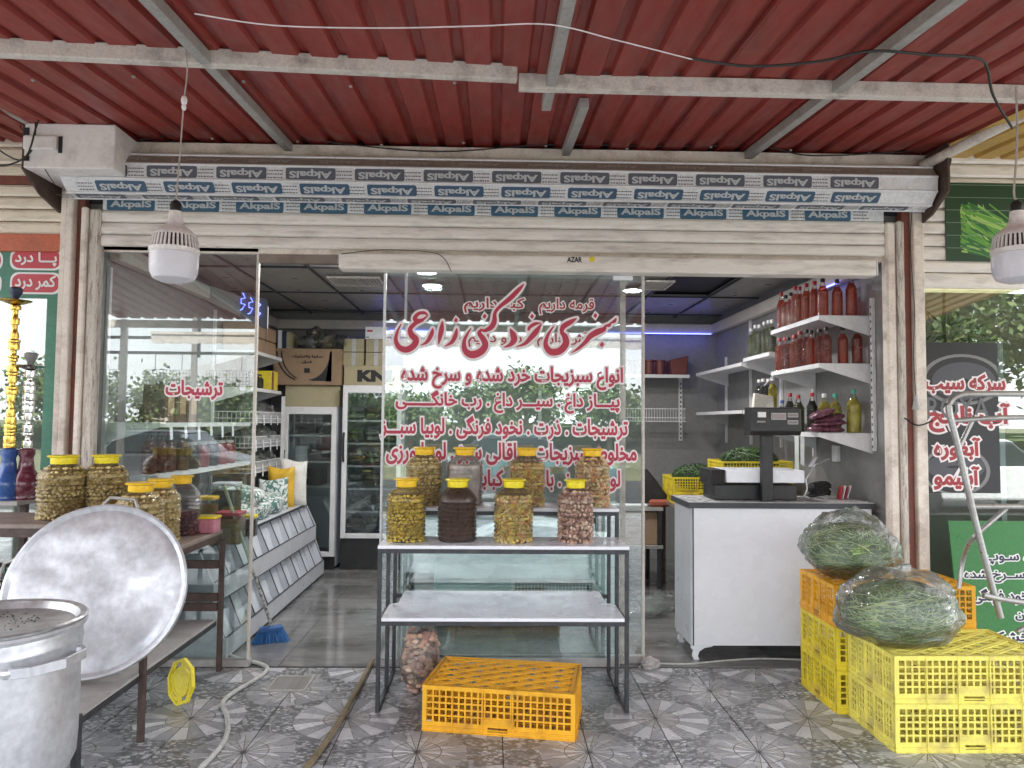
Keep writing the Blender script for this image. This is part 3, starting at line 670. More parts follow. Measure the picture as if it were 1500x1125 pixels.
def brush():
    mb = MB()
    def pl(X, Y, w): p = ay(540+X/6.818, 400+Y/6.818, YG-.001); return (p.x, p.y-w, p.z)
    for slot, extra, w0 in ((1, 44, .0002), (0, 0, .0012)):
        mb.cur = slot
        for si, st in enumerate(strokes):
            q = spline(st); vs = []; n = len(q)
            for i, (x, y, w) in enumerate(q):
                a = q[max(i-1, 0)]; b = q[min(i+1, n-1)]; dx, dy = b[0]-a[0], b[1]-a[1]; L = math.hypot(dx, dy) or 1
                h = (w+extra)/2; z = w0+si*.00002+i*.000001
                vs += [pl(x-dy/L*h, y+dx/L*h, z), pl(x+dy/L*h, y-dx/L*h, z)]
            mb.add(vs, [(2*i, 2*i+1, 2*i+3, 2*i+2) for i in range(n-1)])
            if slot:
                for (x, y, w) in (q[0], q[-1]):
                    o = [pl(x+math.cos(t*PI/5)*(w+extra)/2, y+math.sin(t*PI/5)*(w+extra)/2, w0-.00005) for t in range(10)]; mb.add(o, [tuple(range(10))])
        for di, (x, y, s_) in enumerate(dots):
            h = s_/2+extra*.55; mb.add([pl(x-h*.75, y+h*.15, w0+.0004), pl(x-h*.05, y-h, w0+.0004), pl(x+h*.75, y-h*.15, w0+.0004), pl(x+h*.05, y+h, w0+.0004)], [(0, 1, 2, 3)])
    mb.cur = 0
    return mb
part('headline_lettering', brush(), [mt['red'], mt['outl']], gB)

# ================================================================== LEFT NEIGHBOUR
nl = thing('neighbour_shutter', 'cream slatted roller shutter above the left neighbour window', 'shutter', (-3.5, 0, 2.6))
def slats(parent, x0, x1, zs, y, mat):
    for z0, z1 in zs:
        part('slat', MB().prism([(y, z0+.004), (y-.010, z0+.02), (y-.010, z1-.02), (y, z1-.004), (y+.02, z1-.004), (y+.02, z0+.004)], 'x', x0, x1), mat, parent)
zz = [ay(50, p, 0).z for p in (192, 218, 243, 260, 272, 290, 308, 326, 345, 370)]
slats(nl, -4.6, -2.774, [(zz[i+1], zz[i]) for i in (0, 1, 2, 4, 5, 6, 7)], -.02, mt['cream2'])
part('red_band', MB().box((-4.6, -.03, zz[4]), (-2.774, 0, zz[3])), mt['redpost'], nl)
part('orange_board', MB().box((-4.6, -.045, zz[9]), (-2.774, 0, zz[8])), mt['orange'], nl, bev=.003)
nw = thing('neighbour_window', 'green framed window with red and white health signs at far left', 'window', (-3.4, .03, .9))
zt = zz[9]; zb = ay(80, 437, 0).z; zl = ay(50, 655, 0).z
part('sign_panel', MB().box((-4.6, -.012, zb), (-2.774, .03, zt)), mt['greenf'], nw)
part('window_frame', MB().box((-2.88, -.015, .6), (-2.774, .03, zb)), mt['greenf'], nw); part('window_frame', MB().box((-4.2, -.015, .6), (-4.12, .03, zb)), mt['greenf'], nw)
part('window_frame', MB().box((-4.12, -.015, .55), (-2.90, .03, .6)), mt['greenf'], nw)
part('pane', MB().box((-4.12, .0, .6), (-2.88, .01, zb)), mt['glass'], nw)
part('dark_room', MB().box((-4.2, .9, .2), (-2.8, .92, 3)), mt['wall'], nw)
struct('neighbour_wall', MB().box((-9, .012, -.1), (-4.2, .2, 3.3)).box((-4.2, .012, -.1), (-2.85, .2, .55)).box((3.9, .012, -.1), (9, .2, 3.3)).box((2.85, .012, 2.6), (3.9, .2, 3.3)).box((-4.2, .035, zt), (-2.85, .2, 3.3)), mt['cream'])
def sign(px0, px1, py0, py1, s_, w):
    a = ay(px0, py1, 0); b = ay(px1, py0, 0); W_, H_ = b.x-a.x, b.z-a.z; cx_, cz_ = (a.x+b.x)/2, (a.z+b.z)/2
    mb = MB()
    for slot, g_, y in ((1, 0, -.0135), (0, .012, -.0145)):
        mb.cur = slot; pts = rrect(W_-2*g_, H_-2*g_, .05); mb.add([(cx_+x, y, cz_+z) for x, z in pts], [tuple(range(len(pts)))])
    lt = MB()
    letter(lt, s_, (cx_-w*W_/2, cx_+w*W_/2, cz_-H_*.3, cz_+H_*.34), on_y(-.0150), bold=.03); o = len(mb.v); mb.v += lt.v; mb.f += [tuple(i+o for i in f) for f in lt.f]; mb.mi += [1]*len(lt.f)
    part('sign_plate', mb, [mt['pinksign'], mt['pureW']], nw)
sign(16, 94, 366, 396, 'پـــا درد', .78); sign(16, 92, 400, 431, 'کمر درد', .78); sign(-70, 7, 368, 396, 'زانو درد', .78); sign(-70, 5, 401, 431, 'سر درد', .78)

# ================================================================== RIGHT NEIGHBOUR
ns = thing('neighbour_shutter', 'white slatted roller shutter above the right neighbour window with a herb poster', 'shutter', (3.4, 0, 2.6))
zz2 = [ay(1420, p, 0).z for p in (206, 242, 262, 290, 308, 327, 345, 363, 383, 401, 424)]
slats(ns, 2.795, 4.6, [(zz2[i+1], zz2[i]) for i in range(10)], -.02, mt['white_slat'])
pa = ay(1386, 382, -.035); pb = ay(1560, 270, -.035)
def herb_poster():
    t = thing('herb_poster', 'dark green poster of a bunch of cut chives on the right neighbour shutter', 'poster', (pa.x, -.03, pa.z))
    part('poster_sheet', MB().box((pa.x, -.036, pa.z), (pb.x, -.0325, pb.z)), flat('poster_green', (.012, .055, .022), .4), t)
    g1 = flat('print_green', (.13, .36, .05), .5); g2 = flat('print_lime', (.34, .55, .14), .5); g3 = flat('print_dark_green', (.03, .16, .04), .5)
    mb = MB(); W_, H_ = pb.x-pa.x, pb.z-pa.z; rnd = random.Random(5)
    for i in range(230):
        mb.cur = rnd.choice((0, 0, 1, 2, 2)); tt = rnd.random()
        ax_, az_ = pa.x+W_*(.12+.1*rnd.random()), pa.z+H_*(.12+.62*tt); L = W_*(.3+.3*rnd.random())
        an = R(-28+50*(1-tt)*0+rnd.uniform(-22, 22)-18*(tt-.3)); bx, bz = min(ax_+L*math.cos(an), pb.x-.01), min(max(az_+L*math.sin(an), pa.z+.01), pb.z-.01); h = .006+.006*rnd.random()
        if i < 46: ax_ += W_*.15*rnd.random()
        y = -.0362-i*.000004; mb.add([(ax_, y, az_-h), (bx, y, bz-h), (bx, y, bz+h), (ax_, y, az_+h)], [(0, 1, 2, 3)])
    mb.cur = 0
    part('printed_chives', mb, [g1, g2, g3], t)
    lm = MB()
    for i in range(1, 7): z = pa.z+H_*i/6.2; lm.box((pa.x, -.0372, z), (pb.x, -.0366, z+.003))
    part('slat_line', lm, flat('slat_line', (.25, .33, .26)), t)
herb_poster()
rw = thing('neighbour_window', 'right neighbour window with red vinegar and juice lettering over a dark round graphic', 'window', (3.4, 0, .3))
zq = ay(1420, 425, 0).z
part('pane', MB().box((2.795, -.004, .3), (3.9, .004, zq)), mt['glass'], rw)
part('mullion', MB().box((3.9, -.02, .0), (3.98, .02, zq)), mt['cornice'], rw)
part('sill_board', MB().box((2.792, -.02, -.006), (3.9, .02, .299)), mt['cornice'], rw)
q0 = ay(1470, 600, 0).x
part('divider', MB().box((q0-.015, .02, .3), (q0+.02, .05, ay(1460, 502, 0).z)), mt['whitem'], rw)
part('back_panel', MB().box((2.86, 1.2, .0), (5.2, 1.22, zq+.2)), mt['wall'], rw)
# dark printed panel with round graphic, behind the glass
q1 = ay(1352, 502, .02); q2 = ay(1462, 722, .02)
dk = flat('panel_dark', (.012, .011, .015), .3); pg = flat('panel_grey', (.07, .07, .085), .35); pl_ = flat('panel_light', (.20, .20, .20), .35)
mb = MB().box((q1.x, -.0062, q2.z), (q2.x, -.0048, q1.z)); part('printed_panel', mb, dk, rw)
def ring(px, py, rx, ry, w, mat, y):
    c = ay(px, py, y); k = .00443; mb = MB(); n = 32; vs = []
    for i in range(n):
        t = 2*PI*i/n
        for f in (0, 1):
            X = max(min(c.x+(rx-f*w)*k*math.cos(t), q2.x), q1.x); Z = max(min(c.z+(ry-f*w*.6)*k*math.sin(t), q1.z), q2.z); vs.append((X, y, Z))
    mb.add(vs, [(2*i, 2*i+1, (2*i+3) % (2*n), (2*i+2) % (2*n)) for i in range(n)]); part('round_graphic', mb, mat, rw)
ring(1410, 556, 62, 38, 7, pl_, -.0068); ring(1412, 558, 48, 28, 40, pg, -.0072); ring(1400, 690, 52, 36, 6, pl_, -.0068); ring(1400, 684, 44, 20, 30, pg, -.0072)
text('lettering', 'ROYA', fitpx(1357, 1447, 583, 613, .0), on_y(-.0078), [flat('panel_letter', (.13, .13, .14))], rw, bold=.01)
for s_, a_, b_, c_, d_ in (('سرکه سیب', 1355, 1470, 550, 576), ('آب نارنج', 1361, 1476, 592, 632), ('آبغوره', 1368, 1433, 642, 673), ('آبلیمو', 1368, 1432, 684, 716)):
    text('lettering', s_, fitpx(a_, b_, c_, d_, 0), on_y(-.0092), [mt['red2'], mt['outl']], rw, bold=.045, outline=.085, depth=.0003)
# potted plant behind that window, above the panel
def leafy(name, lab, cat, c, r, n, mat, ln=.12, wd=.02, seed=1, sq=(1, 1, 1), droop=.5, group=None, kind=None):
    rnd = random.Random(seed); mb = MB(); c = Vector(c)
    for i in range(n):
        d = Vector((rnd.gauss(0, 1), rnd.gauss(0, 1), rnd.gauss(0, 1))).normalized(); p = c+Vector((d.x*r*sq[0], d.y*r*sq[1], d.z*r*sq[2]))*rnd.random()**.4
        e = (d+Vector((rnd.uniform(-.6, .6), rnd.uniform(-.6, .6), -droop*rnd.random()))).normalized(); L = ln*rnd.uniform(.5, 1.2)
        s_ = e.cross(Vector((rnd.uniform(-1, 1), rnd.uniform(-1, 1), 1))).normalized()*wd*rnd.uniform(.6, 1.1)
        mb.add([p, p+e*L*.5+s_, p+e*L, p+e*L*.5-s_], [(0, 1, 2, 3)])
    return mb
pm = M('plant_dark_green', (.035, .07, .03), .5)
pt = thing('hanging_plant', 'drooping dark plant behind the glass above the dark panel', 'plant', (3.25, .35, 2.2))
part('foliage', leafy('', '', '', (3.18, .35, 2.10), .26, 260, pm, .16, .016, 3, (1, .6, .9), 1.4), pm, pt)
part('stem', MB().tube([(3.18, .35, 2.5), (3.17, .34, 2.2), (3.2, .35, 2.05)], .012, 6), mt['brownm'], pt)
part('basket', MB().lathe([(.06, 1.98), (.11, 2.02), (.12, 2.10), (.1, 2.1)], 14, (3.18, .35, 0)), mt['brownm'], pt)
# green banner leaning
gb = thing('green_banner', 'bright green banner board with white edged dark lettering at the right edge', 'banner', (3.3, -.2, 0))
a = ay(1394, 764, -.2); b = ay(1394, 930, -.35)
bp = lambda u, v, w: (u, -.16-(1.0-v)*.14-w, v)
bw = MB().add([bp(a.x, .12, 0), bp(4.1, .12, 0), bp(4.1, a.z, 0), bp(a.x, a.z, 0), bp(a.x, .12, -.012), bp(4.1, .12, -.012), bp(4.1, a.z, -.012), bp(a.x, a.z, -.012)], [(0, 1, 2, 3), (7, 6, 5, 4), (0, 4, 5, 1), (1, 5, 6, 2), (2, 6, 7, 3), (3, 7, 4, 0)])
part('banner_sheet', bw, mt['green_p'], gb)
part('banner_foot', MB().box((a.x+.02, -.34, -.001), (a.x+.06, -.14, .13)), mt['blackm'], gb); part('banner_foot', MB().box((3.98, -.34, -.001), (4.02, -.14, .13)), mt['blackm'], gb)
NB = [flat('print_navyblack', (.015, .015, .05)), mt['pureW']]
for s_, a_, b_, c_, d_ in (('آش ، سـوپ', 1444, 1540, 806, 826), ('خردکنی و ســرخ شده', 1411, 1580, 835, 852), ('عدس ، نخود فرنگی', 1420, 1570, 862, 882), ('ذرت ، بادمجان', 1480, 1600, 892, 906), ('سبزی خشک', 1440, 1560, 922, 938)):
    f = fitpx(a_, b_, c_, d_, -.2)
    text('lettering', s_, f, lambda u, v, w: bp(u, v, w+.001), NB, gb, bold=.035, outline=.085, depth=.0004)

# ================================================================== KITS: jars, bottles, crates, bags
def pieces(seed, r0_, z0, z1, n, size, ncol, shoulder=None, sc=(1, 1, 1), nu=6, nv=4):
    rnd = random.Random(seed); mb = MB(); placed = 0
    rows = max(1, int((z1-z0)/(size*1.55))); per = int(2*PI*r0_/(size*1.75))
    for i in range(rows+1):
        z = z0+(z1-z0)*i/rows; rr_ = shoulder(z) if shoulder else r0_
        for j in range(per):
            t = 2*PI*(j+.5*(i % 2)+rnd.uniform(-.3, .3))/per; s_ = size*rnd.uniform(.75, 1.2)
            mb.cur = rnd.randrange(ncol)
            q = Matrix.Rotation(rnd.uniform(0, PI), 3, 'Y') @ Matrix.Rotation(rnd.uniform(0, PI), 3, 'X')
            mb.ball(((rr_-s_*.75)*math.cos(t), (rr_-s_*.75)*math.sin(t), z+rnd.uniform(-.3, .3)*size), s_, sc, nu, nv, q)
    mb.cur = 0; return mb
JR, JH = .112, .352
def jar_r(z):
    if z < .012: return JR*.90
    if z < .225: return JR+.0038*math.cos((z-.012)*2*PI/.0235)-.004
    t = min(1, (z-.225)/.075); return JR*(1-t)+.053*t+.012*math.sin(t*PI)
shell_pr = [(.0, .002), (JR*.85, .0)]+[(jar_r(.004+i*.0047), .004+i*.0047) for i in range(63)]+[(.053, .304), (.053, .312)]
shell_me = MB().lathe(shell_pr, 28, caps=False).mesh('jar_body', mt['pet'], smooth=True)
lid_me = {}
for nme in ('lid', 'lidy'):
    lid_me[nme] = MB().lathe([(.0, .300), (.055, .300), (.057, .306), (.057, .334), (.070, .339), (.071, .344), (.066, .348), (.060, .346), (0, .347)], 28, caps=False).mesh('lid', mt[nme], smooth=True)
def cmat(name, col, r_=.3): return M(name, col, r_, 0, .2, 25, tuple(x*.6 for x in col), .06, 60, .05)
ol = [cmat('olive_tan', (.60, .46, .19)), cmat('olive_green', (.52, .41, .15)), cmat('olive_pale', (.68, .55, .27))]
om = [cmat('oil_olive', (.60, .45, .06)), cmat('oil_olive_dark', (.50, .37, .05)), cmat('oil_gold', (.70, .52, .09))]
mx_ = [cmat('pickle_yellow', (.68, .52, .13)), cmat('pickle_green', (.52, .42, .13)), cmat('pickle_orange', (.58, .33, .12)), cmat('pickle_pale', (.64, .52, .24))]
pk = [cmat('pickle_pink', (.58, .38, .28)), cmat('pickle_rose', (.52, .32, .25)), cmat('pickle_cream', (.66, .50, .38)), cmat('pickle_mauve', (.38, .23, .20))]
cf = [cmat('cauliflower', (.68, .52, .30)), cmat('carrot', (.64, .34, .16)), cmat('pepper_green', (.50, .40, .18)), cmat('cabbage', (.62, .45, .28))]
dkm = [cmat('dark_paste', (.085, .045, .035), .3)]
plum = [cmat('plum', (.10, .03, .045)), cmat('plum_red', (.16, .05, .06))]
brine = {'ol': flat('core_olive', (.28, .20, .07), .5), 'om': flat('core_oil', (.22, .15, .02), .5), 'mx': flat('core_mix', (.22, .17, .05), .5), 'pk': flat('core_pink', (.25, .14, .10), .5), 'cf': flat('core_cauli', (.32, .22, .12), .5), 'dk': dkm[0], 'pl': plum[0]}
CONT = {}
def content(kind):
    if kind in CONT: return CONT[kind]
    mats = {'ol': ol, 'om': om, 'mx': mx_, 'pk': pk, 'cf': cf, 'dk': dkm, 'pl': plum}[kind]
    size = {'ol': .0122, 'om': .0125, 'mx': .0125, 'pk': .0145, 'cf': .015, 'dk': .012, 'pl': .010}[kind]
    top = {'ol': .285, 'om': .262, 'mx': .262, 'pk': .285, 'cf': .29, 'dk': .295, 'pl': .14}[kind]
    sc = {'ol': (1, .9, 1), 'om': (1, .9, 1), 'mx': (1.35, .75, .95), 'pk': (1.1, .8, 1), 'cf': (1.4, .7, 1), 'dk': (1, 1, 1), 'pl': (1, 1, 1)}[kind]
    f = lambda z: jar_r(z)-.0035
    core = MB().lathe([(f(.006)-.014, .004)]+[(f(.01+(top-.01)*i/24)-(.012 if kind != 'dk' else .002), .01+(top-.01)*i/24) for i in range(25)]+[(.001, top-.004)], 20)
    if kind == 'dk': pc = None
    else: pc = pieces(hash(kind) % 97 if False else len(kind)*7+ord(kind[0]), JR, .012, top-.012, 0, size, len(mats), f, sc).mesh('pickles', mats, smooth=True)
    CONT[kind] = (core.mesh('pickle_core', brine[kind], smooth=True), pc); return CONT[kind]
def jar(loc, lab, kind, lid='lid', group=None, rz=0, s=1.):
    t = thing('pickle_jar', lab, 'jar', loc, rz, group); t.scale = (s, s, 1) if s != 1 else (1, 1, 1)
    part('jar_body', shell_me, None, t); part('lid', lid_me[lid], None, t)
    c, p = content(kind); br_ = part('brine', c, None, t)
    if p: part('pickles', p, None, br_, kind='stuff')
    return t

def bottle_kit(name, tint, body, capm, h=.28, r=.038, pinch=True):
    pr = [(.0, .001), (r*.8, .0)]
    for i in range(22):
        z = .006+i*(h*.62)/21; pr.append((r-(.003 if pinch else .001)*abs(math.sin(i*.9)), z))
    for i in range(1, 9): tt = i/8; pr.append((r*(1-tt)**1.3*.66+r*.34, h*.64+(h*.24)*tt))
    pr += [(.0125, h*.90), (.0125, h*.92)]
    liq = [(max(p[0]-.0015, 0), p[1]+.001) for p in pr if p[1] < h*.80]; liq.append((.0, liq[-1][1]))
    return (MB().lathe(pr, 16, caps=False).mesh('bottle_body', mt['pet'], smooth=True), MB().lathe(liq, 16, caps=False).mesh('liquid', body, smooth=True),
            MB().lathe([(.0, h*.90), (.016, h*.90), (.016, h*.985), (.014, h), (.0, h)], 14, caps=False).mesh('cap', capm, smooth=True))
def liquid(name, tint, col, b=.35): return clear(name, tint, 1.33, .05, b, col)
vin = liquid('red_vinegar', (.85, .26, .13), (.50, .13, .07), .35); vin2 = liquid('dark_syrup', (.70, .17, .10), (.34, .08, .05), .45)
grn = liquid('herb_water', (.45, .50, .22), (.10, .11, .05), .6); lem = liquid('lime_juice', (.90, .85, .25), (.52, .46, .08), .75); dkl = liquid('dark_oil', (.2, .2, .1), (.03, .035, .02), .7)
capr = flat('red_cap', (.42, .05, .06), .4); capd = flat('dark_cap', (.03, .02, .02), .4); capw = flat('white_cap', (.7, .7, .7), .4); capg = flat('green_cap', (.05, .35, .25), .4); capb = flat('blue_cap', (.06, .12, .4), .4)
KITS = {}
def bottle(loc, lab, liq, cap, h=.28, r=.038, group=None):
    k = (liq.name, cap.name, h, r)
    if k not in KITS: KITS[k] = bottle_kit('', None, liq, cap, h, r)
    loc = (loc[0]+random.uniform(-.008, .008), loc[1]+random.uniform(-.010, .010), loc[2])
    t = thing('bottle', lab, 'bottle', loc, random.uniform(0, 3), group); b, l, c = KITS[k]; q_ = random.uniform(.94, 1.04); t.scale = (q_, q_, random.uniform(.95, 1.05))
    part('bottle_body', b, None, t); part('liquid', l, None, t); part('cap', c, None, t); return t

CW, CD, CH = .77, .475, .226
def crate_parts(mat, lid=True):
    out = []
    def panel(L, n, handle=True):
        mb = MB(); t = .007; z0, z1 = .048, CH-.022; nv = 5
        mb.box((0, 0, 0), (L/2-.05, t, .022)); mb.box((L/2+.05, 0, 0), (L, t, .022)); mb.box((0, 0, .022), (L/2-.05, t, z0)); mb.box((L/2+.05, 0, .022), (L, t, z0))
        mb.box((L/2-.05, 0, 0), (L/2+.05, t, .014)); mb.box((L/2-.085, -.001, .036), (L/2+.085, t-.001, .075))
        mb.box((0, -.003, CH-.022), (L, t+.001, CH-.001)); mb.box((0, -.001, 0), (.022, t, CH-.003)); mb.box((L-.022, -.001, 0), (L, t, CH-.003))
        a, b = .022, L-.022; p_ = (b-a)/n
        for i in range(1, n): mb.box((a+i*p_-.0045, .001, z0-.002), (a+i*p_+.0045, t-.001, z1+.002))
        for i in range(1, nv): z = z0+(z1-z0)*i/nv; mb.box((a, .002, z-.0045), (b, t-.002, z+.0045))
        for k in range(1, 5):
            x = L*k/5; mb.box((x-.003, -.007, .0), (x+.003, .0005, CH-.002))
        mb.box((0, -.006, .022), (L, .0, .027)); mb.box((0, -.007, .0), (L, .0, .005))
        return mb
    F = panel(CW, 22); out.append(('side_panel', F.mesh('side_panel', mat), Matrix.Translation((-CW/2, -CD/2, 0))))
    out.append(('side_panel', out[0][1], Matrix.Translation((CW/2, CD/2, 0)) @ Matrix.Rotation(PI, 4, 'Z')))
    E_ = panel(CD-.026, 15).mesh('end_panel', mat)
    out.append(('end_panel', E_, Matrix.Translation((CW/2, -CD/2+.013, 0)) @ Matrix.Rotation(PI/2, 4, 'Z')))
    out.append(('end_panel', E_, Matrix.Translation((-CW/2, CD/2-.013, 0)) @ Matrix.Rotation(-PI/2, 4, 'Z')))
    fl_ = MB()
    for i in range(14): fl_.box((-CW/2+.015+i*.0535, -CD/2+.014, .003), (-CW/2+.055+i*.0535, CD/2-.014, .008))
    for j in range(5): fl_.box((-CW/2+.014, -CD/2+.02+j*.125, .0082), (CW/2-.014, -CD/2+.035+j*.125, .012))
    out.append(('floor_grid', fl_.mesh('floor_grid', mat), Matrix.Identity(4)))
    if lid:
        lm = MB(); a, b = CW/2-.012, CD/2-.012; z = CH-.004
        lm.box((-a, -b, z-.012), (a, -b+.018, z)).box((-a, b-.018, z-.012), (a, b, z)).box((-a, -b+.018, z-.012), (-a+.018, b-.018, z)).box((a-.018, -b+.018, z-.012), (a, b-.018, z))
        def diag(s_, off, zz, w):
            # line y = s*x*.55 + off clipped to the rectangle
            pts = []
            for x in (-a+.01, a-.01):
                y = s_*x*.62+off
                if -b+.01 <= y <= b-.01: pts.append((x, y))
            for y in (-b+.01, b-.01):
                x = (y-off)/(s_*.62)
                if -a+.01 < x < a-.01: pts.append((x, y))
            if len(pts) >= 2 and math.dist(pts[0], pts[1]) > .03: lm.bar((*pts[0], zz), (*pts[1], zz), w, .006)
        for i in range(-11, 12):
            o_ = i*.088
            for dd in (-.011, .011): diag(1, o_+dd, z-.004, .009); diag(-1, o_+dd, z-.0065, .009)
            pass
        for i in range(-4, 5): lm.box((i*.085-.002, -b+.018, z-.010), (i*.085+.002, b-.018, z-.007))
        out.append(('lattice_lid', lm.mesh('lattice_lid', mat), Matrix.Identity(4)))
    return out
CK = {}
def crate(loc, rz, lab, mname, lid=True, group=None, sc=None):
    k = (mname, lid)
    if k not in CK: CK[k] = crate_parts(mt[mname], lid)
    t = thing('crate', lab, 'crate', loc, rz, group)
    if sc: t.scale = sc
    for n_, me, m in CK[k]:
        o = part(n_, me, None, t); o.matrix_local = m
    return t

def herbs(c, r, n, seed, mats, flatn=.8, ln=.16, swirl=True):
    rnd = random.Random(seed); mb = MB(); rx, ry, rz_ = r
    for i in range(n):
        d = Vector((rnd.gauss(0, 1), rnd.gauss(0, 1), rnd.gauss(0, 1))).normalized(); rad = rnd.random()**.25
        p = Vector((d.x*rx*rad, d.y*ry*rad, d.z*rz_*rad))
        tg = d.cross(Vector((rnd.uniform(-.5, .5), rnd.uniform(-.6, .6)-.6, 1))).normalized() if swirl else Vector((rnd.uniform(-1, 1), rnd.uniform(-1, 1), rnd.uniform(-.3, .8))).normalized()
        tg = (tg+Vector((rnd.uniform(-.4, .4), rnd.uniform(-.4, .4), rnd.uniform(-.4, .4)))).normalized()
        L = ln*rnd.uniform(.5, 1.3); w = rnd.uniform(.0012, .0034); mb.cur = min(len(mats)-1, int(rnd.random()**1.5*len(mats)))
        pts = []
        for k in range(5):
            q = p+tg*L*(k/4-.5); e = math.sqrt((q.x/rx)**2+(q.y/ry)**2+(q.z/rz_)**2)
            if e > .97: q = q*(.97/e)
            pts.append(q)
        vs = []
        for k, q in enumerate(pts):
            side = tg.cross(q if q.length > .001 else Vector((0, 0, 1))).normalized()*w; vs += [q-side+Vector(c), q+side+Vector(c)]
        mb.add(vs, [(2*k, 2*k+1, 2*k+3, 2*k+2) for k in range(4)])
    # leaf scraps
    for i in range(n//3):
        d = Vector((rnd.gauss(0, 1), rnd.gauss(0, 1), rnd.gauss(0, 1))).normalized(); rad = rnd.random()**.3*.95; p = Vector((d.x*rx*rad, d.y*ry*rad, d.z*rz_*rad))+Vector(c)
        a = Vector((rnd.uniform(-1, 1), rnd.uniform(-1, 1), rnd.uniform(-1, 1))).normalized()*rnd.uniform(.006, .016); b_ = a.cross(d).normalized()*rnd.uniform(.003, .007); mb.cur = rnd.randrange(len(mats))
        mb.add([p-a, p+b_, p+a, p-b_], [(0, 1, 2, 3)])
    mb.cur = 0; return mb
def blob(c, r, seed, amp=.12, nu=40, nv=28, flatb=-.8, topk=0, pw=1.):
    """crumpled closed bag surface"""
    mb = MB(); vs = []; c = Vector(c)
    for i in range(nv+1):
        a = -PI/2+PI*i/nv
        for j in range(nu):
            t = 2*PI*j/nu; d = Vector((math.cos(a)*math.cos(t), math.cos(a)*math.sin(t), math.sin(a)))
            e = Vector((math.copysign(abs(d.x)**pw, d.x), math.copysign(abs(d.y)**pw, d.y), math.copysign(abs(d.z)**pw, d.z)))
            k = 1+amp*noise.noise(d*1.8+Vector((seed, 0, 0)))+amp*.6*abs(noise.noise(d*4.5+Vector((0, seed, 0))))-amp*.25+amp*.35*abs(noise.noise(d*10+Vector((0, 0, seed))))
            z = max(e.z, flatb)
            if topk and e.z > .7: z += topk*(e.z-.7)*(1+noise.noise(d*6+Vector((seed, 3, 0))))
            vs.append(c+Vector((e.x*r[0]*k, e.y*r[1]*k, z*r[2]*(k if e.z > 0 else 1))))
    mb.add(vs, [(i*nu+j, i*nu+(j+1) % nu, (i+1)*nu+(j+1) % nu, (i+1)*nu+j) for i in range(nv) for j in range(nu)])
    return mb
hg = [cmat('herb_dark', (.045, .11, .022), .5), cmat('herb_mid', (.09, .20, .04), .5), cmat('herb_stem', (.20, .33, .08), .5), cmat('herb_pale', (.46, .54, .24), .5)]
hd = [cmat('greens_dark', (.025, .055, .02), .5), cmat('greens_mid', (.05, .11, .03), .5), cmat('greens_light', (.11, .19, .06), .5)]

# ================================================================== CENTRE DISPLAY STAND
st = thing('display_stand', 'black tube display stand with three white shelves before the lettered glass', 'display stand', (.06, -.45, 0))
xl, xr = -.61, .725; yf, ym, yb = -.765, -.43, -.12
bm_ = mt['blackm']; w = .022
for x in (xl, xr):
    part('leg', MB().box((x-w/2, yf-w/2, 0), (x+w/2, yf+w/2, .865)), bm_, st, bev=.002)
    part('leg', MB().box((x-w/2, ym-w/2, .022), (x+w/2, ym+w/2, 1.03)), bm_, st, bev=.002)
    part('leg', MB().box((x-w/2, yb-w/2, 0), (x+w/2, yb+w/2, 1.03)), bm_, st, bev=.002)
    part('foot_rail', MB().box((x-w/2+.001, yf+w/2+.001, 0), (x+w/2-.001, yb-w/2-.001, .021)), bm_, st)
    part('side_rail', MB().box((x-w/2+.001, yf+w/2+.001, .842), (x+w/2-.001, ym-w/2-.001, .864)), bm_, st)
    part('side_rail', MB().box((x-w/2+.001, ym+w/2+.001, 1.008), (x+w/2-.001, yb-w/2-.001, 1.03)), bm_, st)
    part('side_rail', MB().box((x-w/2+.001, yf+w/2+.001, .458), (x+w/2-.001, ym-w/2-.001, .48)), bm_, st)
for (y, z) in ((yf, .842), (ym, 1.008), (yf, .458), (yb, 1.008), (yb, .458)):
    part('cross_rail', MB().box((xl+w/2+.001, y-w/2+.001, z), (xr-w/2-.001, y+w/2-.001, z+.022)), bm_, st)
part('shelf', MB().box((xl-.012, yf-.012, .866), (xr+.012, ym-w/2-.002, .885)), mt['white'], st, bev=.002)
part('shelf', MB().box((xl-.012, ym-.012, 1.031), (xr+.012, yb+.012, 1.05)), mt['white'], st, bev=.002)
part('shelf', MB().prism([(xl+.013, yf-.011), (xr-.013, yf-.011), (xr-.013, ym-.03), (xr-.06, ym-.0), (xr-.06, yb+.0), (xl+.06, yb+.0), (xl+.06, ym-.0), (xl+.013, ym-.03)], 'z', .481, .50), mt['white'], st, bev=.002)
zf, zk = .885, 1.05
jar((-.492, -.60, zf), 'jar of yellow green olives in oil, leftmost on the front shelf of the display stand', 'om')
jar((-.205, -.60, zf), 'jar of dark brown paste on the front shelf of the display stand', 'dk', 'lidy')
jar((.112, -.60, zf), 'jar of mixed vegetable pickle under a clear neck on the front shelf of the stand', 'mx', 'lidy')
jar((.462, -.60, zf), 'jar of pink pickled garlic, rightmost on the front shelf of the display stand', 'pk', 'lidy', s=.92)
jar((-.425, -.27, zk), 'jar of tan olives with orange lid, leftmost on the raised back shelf', 'ol')
jb = thing('pickle_jar', 'almost colourless pale jar with yellow lid on the raised back shelf', 'jar', (-.18, -.27, zk))
part('jar_body', shell_me, None, jb); part('lid', lid_me['lid'], None, jb)
part('brine', MB().lathe([(JR-.015, .006), (JR-.02, .08), (JR-.014, .2), (.09, .24), (.0, .243)], 24, caps=False).mesh('brine', clear('cloudy_brine', (.9, .87, .85), 1.33, .1, .8, (.72, .66, .63)), smooth=True), None, jb)
jar((.20, -.27, zk), 'jar of mixed yellow green pickle in dark oil on the raised back shelf', 'mx')
